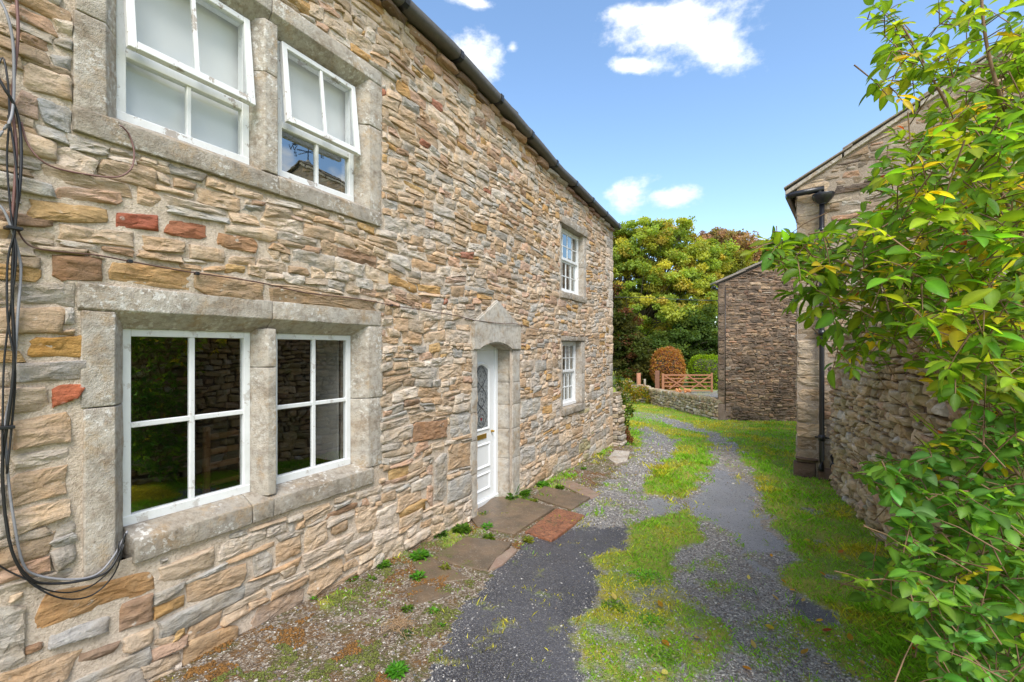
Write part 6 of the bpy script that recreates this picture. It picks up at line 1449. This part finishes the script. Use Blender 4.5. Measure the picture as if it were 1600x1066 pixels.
# ------------------------------------------------------------------ shrub at the cottage corner
def blob_plant(name, label, cat, base, blobs, n, size, cols, seed, shell=.55, trunk=None, mat='leaf', sh=None, droop=0, part='foliage'):
    rg = np.random.RandomState(seed); root = empty(name, base, label, cat); tot = sum(b[3] * b[4] * b[5] for b in blobs); Ps, Ds = [], []
    for (bx, by, bz, rx, ry, rz) in blobs:
        k = int(n * rx * ry * rz / tot); v = rg.randn(k, 3); v /= np.linalg.norm(v, axis=1, keepdims=True); r = (shell + (1 - shell) * rg.rand(k)) [:, None]
        Ps.append(np.array([bx, by, bz]) + v * r * np.array([rx, ry, rz])); Ds.append(v)
    P, D = np.concatenate(Ps), np.concatenate(Ds); n = len(P); D = D + rg.randn(n, 3) * .8 + np.array([0, 0, -droop]); C = np.array(cols)[rg.randint(0, len(cols), n)] * rg.uniform(.6, 1.35, n)[:, None]
    leaves_mesh(part, P, D, np.tile([0, 0, 1.0], (n, 1)) + rg.randn(n, 3) * .6, size * rg.uniform(.6, 1.3, n), C, M[mat], sh or leaf_shape(3, .32, .2, .2), root, org=base)
    return root
c = cw(168 / F_PX * 12.4, 12.4)
def at(px, py, Z): p = unproj(px, py, Z); return (p.x, p.y, p.z)
b1 = [(*at(972, 660, 12.3), .22, .22, .35), (*at(972, 625, 12.4), .20, .2, .30), (*at(968, 600, 12.5), .14, .14, .25), (*at(984, 640, 12.3), .14, .15, .2)]
r_ = blob_plant('corner_shrub', 'leggy green shrub growing beside the far cottage corner', 'shrub', (c.x, c.y, -.4), b1, 1100, .075, [(.10, .22, .03), (.16, .27, .03), (.30, .30, .04), (.07, .16, .02)], 91, shell=.1)
tube('stem', [Vector((c.x, c.y, -.4)), Vector(at(972, 650, 12.4)), Vector(at(968, 598, 12.5))], .012, M['twig'], r_, 5); tube('stem', [Vector((c.x, c.y, -.4)), Vector(at(980, 650, 12.3)), Vector(at(984, 630, 12.3))], .01, M['twig'], r_, 5)
c = cw(170 / F_PX * 11.7, 11.7)
blob_plant('red_plant', 'reddish-brown low plant at the base of the wall stub', 'plant', (c.x, c.y, -.4), [(*at(975, 678, 11.6), .15, .15, .2), (*at(984, 688, 11.5), .12, .12, .12)], 550, .06, [(.24, .10, .05), (.30, .18, .06), (.16, .17, .04), (.30, .06, .06)], 92, shell=.1, droop=-.4)
blob_plant('ground_ivy', 'fresh green low growth where the wall stub meets the track', 'plant', (*at(988, 700, 11.2)[:2], -.4), [(*at(986, 699, 11.3), .28, .22, .10)], 420, .05, BG, 93, shell=.1)
c = cw(187 / F_PX * 25, 25)
blob_plant('yellow_shrub', 'yellowing shrub spilling over the low wall at the lane end', 'shrub', (c.x, c.y, -1), [(*at(1003, 612, 24.6), .45, .3, .35), (*at(992, 618, 24.3), .4, .3, .4), (*at(982, 605, 24), .35, .3, .5), (*at(1012, 622, 24.2), .2, .2, .3)], 1500, .10, [(.42, .33, .03), (.22, .26, .03), (.12, .2, .03), (.35, .2, .04)], 94, shell=.2)

# ------------------------------------------------------------------ trees
def sph(n, rg): v = rg.randn(n, 3); return v / np.linalg.norm(v, axis=1, keepdims=True)
QS = (np.array([(0, -.35, 0), (0, .35, 0), (.6, .45, -.1), (1, 0, -.15), (.6, -.45, -.1)]), None)
def tree(name, label, base, lobes, nclump, nleaf, lsize, cols, seed, trunk=(.4, 6), clump=.8, limbs=10, shell=.5, bark='bark'):
    """lobes: (centre, radii). Limbs run to clumps; leaves gather round each clump"""
    rg = np.random.RandomState(seed); rr = random.Random(seed); base = Vector(base); root = empty(name, base, label, 'tree')
    tr, th = trunk; top = base + Vector((rr.uniform(-.3, .3), rr.uniform(-.3, .3), th)); bm = bmesh.new()
    add_tube(bm, [base, base + (top - base) * .5 + Vector((.1, 0, 0)), top], tr, 9, .6)
    obj('trunk', bm, M[bark], root, True)
    vol = np.array([l[1][0] * l[1][1] * l[1][2] for l in lobes]) ** .75; vol /= vol.sum(); cl_ = []
    for _ in range(nclump):
        k = rg.choice(len(lobes), p=vol); c, r = lobes[k]; v = sph(1, rg)[0] * (shell + (1 - shell) * rg.rand() ** .6); cl_.append(np.array(c) + v * np.array(r))
    cl_ = np.array(cl_); bm = bmesh.new()
    for i in rg.choice(len(cl_), min(limbs * 6, len(cl_)), replace=False):
        e = Vector(cl_[i]); s = base + (top - base) * rr.uniform(.6, 1.0); m1 = s.lerp(e, .45) + Vector((rr.uniform(-.4, .4), rr.uniform(-.4, .4), rr.uniform(.1, .8)))
        add_tube(bm, [s, m1, e], tr * rr.uniform(.12, .33), 5, .2, cap=False)
    obj('limbs', bm, M[bark], root, True)
    per = nleaf // len(cl_); n = per * len(cl_); P = np.repeat(cl_, per, 0); v = sph(n, rg) * (rg.rand(n, 1) ** .45); sc = clump * (.6 + .8 * np.repeat(rg.rand(len(cl_)), per))[:, None]
    P = P + v * sc * np.array([1.15, 1.15, .62]); D = v + rg.randn(n, 3) * .5 + np.array([0, 0, -.3]); U = rg.randn(n, 3) * .5 + np.array([0, 0, 1.0])
    cc = np.array(cols); ci = np.repeat(rg.randint(0, len(cc), len(cl_)), per); C = cc[ci] * np.repeat(rg.uniform(.75, 1.25, len(cl_)), per)[:, None] * rg.uniform(.7, 1.3, n)[:, None]
    S = lsize * rg.uniform(.6, 1.3, n); d, s, u = frames(D, U); L0 = QS[0]
    V = P[:, None] + S[:, None, None] * (L0[None, :, 0:1] * d[:, None] + L0[None, :, 1:2] * s[:, None] + L0[None, :, 2:3] * u[:, None])
    np_obj('crown', V.reshape(-1, 3), np.arange(n * 5).reshape(n, 5)[:, [0, 4, 3, 2, 1]], M['far_leaf'], root, col=np.repeat(C, 5, 0), org=tuple(base))['kind'] = 'stuff'
    return root
def lobe(px, py, Z, rp, rq=None, rz=None): rq = rq or rp; k = Z / F_PX; return (at(px, py, Z), (rp * k, (rz or rp) * k, rq * k))
YG_ = [(.34, .37, .07), (.28, .34, .065), (.40, .38, .07), (.22, .30, .06), (.40, .33, .075), (.25, .33, .06)]
b = cw(195 / F_PX * 46, 46, -1.5)
tree('sycamore_tree', 'large yellow-green sycamore rising behind the gate', b, [lobe(1000, 385, 46, 50, 42), lobe(1050, 372, 46, 42, 34), lobe(985, 440, 45, 45, 38), lobe(1045, 430, 44, 45, 40), lobe(1085, 420, 45, 38, 45), lobe(1095, 470, 43, 30, 40), lobe(1030, 490, 43, 55, 30), lobe(960, 400, 46, 40, 45), lobe(1120, 400, 46, 26, 25)], 560, 95000, .18, YG_, 201, trunk=(.42, 5.5), clump=.58, limbs=40, shell=.35)
b = cw(335 / F_PX * 52, 52, -1.5)
tree('sycamore_tree', 'smaller yellow-green tree just left of the dark barn roof', b, [lobe(1130, 415, 52, 38, 30), lobe(1110, 450, 52, 30, 40), lobe(1160, 430, 52, 22, 22)], 170, 30000, .20, YG_[1:4], 202, trunk=(.35, 5), clump=.66, shell=.3)
b = cw(345 / F_PX * 62, 62, -1.5)
tree('beech_tree', 'copper beech with wispy reddish top above the dark barn', b, [lobe(1135, 385, 62, 48, 24), lobe(1175, 400, 62, 40, 22), lobe(1110, 370, 62, 22, 10)], 330, 26000, .22, [(.38, .24, .17), (.42, .28, .20), (.32, .23, .14), (.28, .25, .11)], 203, trunk=(.4, 7), clump=.5, limbs=40, shell=.2)
b = cw(165 / F_PX * 40, 40, -1.5)
tree('hawthorn_tree', 'dark reddish-green hawthorn beside the cottage gable', b, [lobe(968, 520, 39, 32, 45), lobe(985, 560, 38, 30, 40), lobe(955, 470, 40, 18, 24)], 160, 30000, .17, [(.085, .12, .03), (.11, .12, .035), (.19, .10, .05), (.06, .09, .02)], 204, trunk=(.2, 3), clump=.6, shell=.2)
b = cw(255 / F_PX * 41, 41, -1.5)
tree('holly_tree', 'dense dark evergreen behind the rounded copper bush', b, [lobe(1030, 555, 40.5, 40, 45), lobe(1070, 530, 41, 35, 50), lobe(1105, 540, 41, 30, 60), lobe(1010, 580, 40, 30, 35)], 240, 46000, .17, [(.08, .14, .035), (.11, .17, .04), (.14, .20, .04), (.09, .15, .035)], 205, trunk=(.25, 3), clump=.65, shell=.2)
b = cw(120 / F_PX * 50, 50, -1.5)
tree('ash_tree', 'green tree hidden mostly behind the cottage roof', b, [lobe(930, 420, 50, 45, 50), lobe(945, 500, 50, 40, 50)], 120, 20000, .22, YG_[2:], 206, trunk=(.35, 5), clump=.9, shell=.3)
# far wooded skyline low behind everything
b = cw(240 / F_PX * 75, 75, -1.5)
for k, (px, Z, w, lab) in enumerate(((960, 70, 70, 'distant dark tree left of the sycamore trunk'), (1060, 74, 70, 'distant dark tree behind the sycamore'), (1150, 72, 70, 'distant dark tree behind the small sycamore'), (1240, 76, 60, 'distant dark tree behind the barn roofs'))):
    b = cw((px - 800) / F_PX * Z, Z, -1.5); tree('distant_tree', lab, b, [lobe(px, 520, Z, 55, 50), lobe(px + 20, 560, Z, 50, 40)], 90, 12000, .34, [(.05, .075, .025), (.07, .10, .03)], 210 + k, trunk=(.3, 4), clump=1.3, limbs=3, shell=.2)
# clipped bushes
def clipped(name, label, cat, px, py, Z, rx, rz, cols, seed, p=2.0, n=9000, size=.13):
    rg = np.random.RandomState(seed); c = np.array(at(px, py, Z)); root = empty(name, (c[0], c[1], -1.3), label, cat); v = sph(n, rg)
    m_ = (np.abs(v[:, 0]) ** p + np.abs(v[:, 1]) ** p + np.abs(v[:, 2]) ** p) ** (-1 / p); k = Z / F_PX; P = c + v * m_[:, None] * np.array([rx * k, rx * k, rz * k]) * (.86 + .13 * rg.rand(n, 1)) * (1 + .10 * np.array([mn.noise(Vector(q_ * 3.2)) + .6 * mn.noise(Vector(q_ * 8)) for q_ in v]))[:, None]; D = v + rg.randn(n, 3) * .6
    C = np.array(cols)[rg.randint(0, len(cols), n)] * rg.uniform(.7, 1.3, n)[:, None]
    leaves_mesh('foliage', P, D, np.tile([0, 0, 1.0], (n, 1)) + rg.randn(n, 3) * .5, size * rg.uniform(.6, 1.3, n), C, M['far_leaf'], leaf_shape(3, .34, .2, .2), root, org=tuple(c))
    bm = bmesh.new(); bmesh.ops.create_icosphere(bm, subdivisions=3, radius=1)
    for w_ in bm.verts:
        mm = (abs(w_.co.x) ** p + abs(w_.co.y) ** p + abs(w_.co.z) ** p) ** (-1 / p); w_.co = Vector((c[0] + w_.co.x * mm * rx * k * .86, c[1] + w_.co.y * mm * rx * k * .86, c[2] + w_.co.z * mm * rz * k * .86))
    obj('inner_twigs', bm, M['bark'], root, True)
clipped('clipped_bush', 'rounded copper-orange clipped bush behind the gate', 'bush', 1043, 577, 36.5, 26, 35, [(.36, .15, .06), (.42, .20, .07), (.30, .12, .07), (.34, .22, .05)], 301)
clipped('clipped_hedge', 'bright lime-green clipped hedge behind the right end of the gate', 'hedge', 1107, 590, 37.5, 28, 34, [(.22, .33, .02), (.28, .38, .02), (.16, .27, .02)], 302, p=4.0, n=11000)
clipped('green_bush', 'green bush topping out behind the lime-green hedge', 'bush', 1110, 565, 41, 20, 18, [(.12, .25, .03), (.17, .28, .03)], 303, n=5000, size=.18)
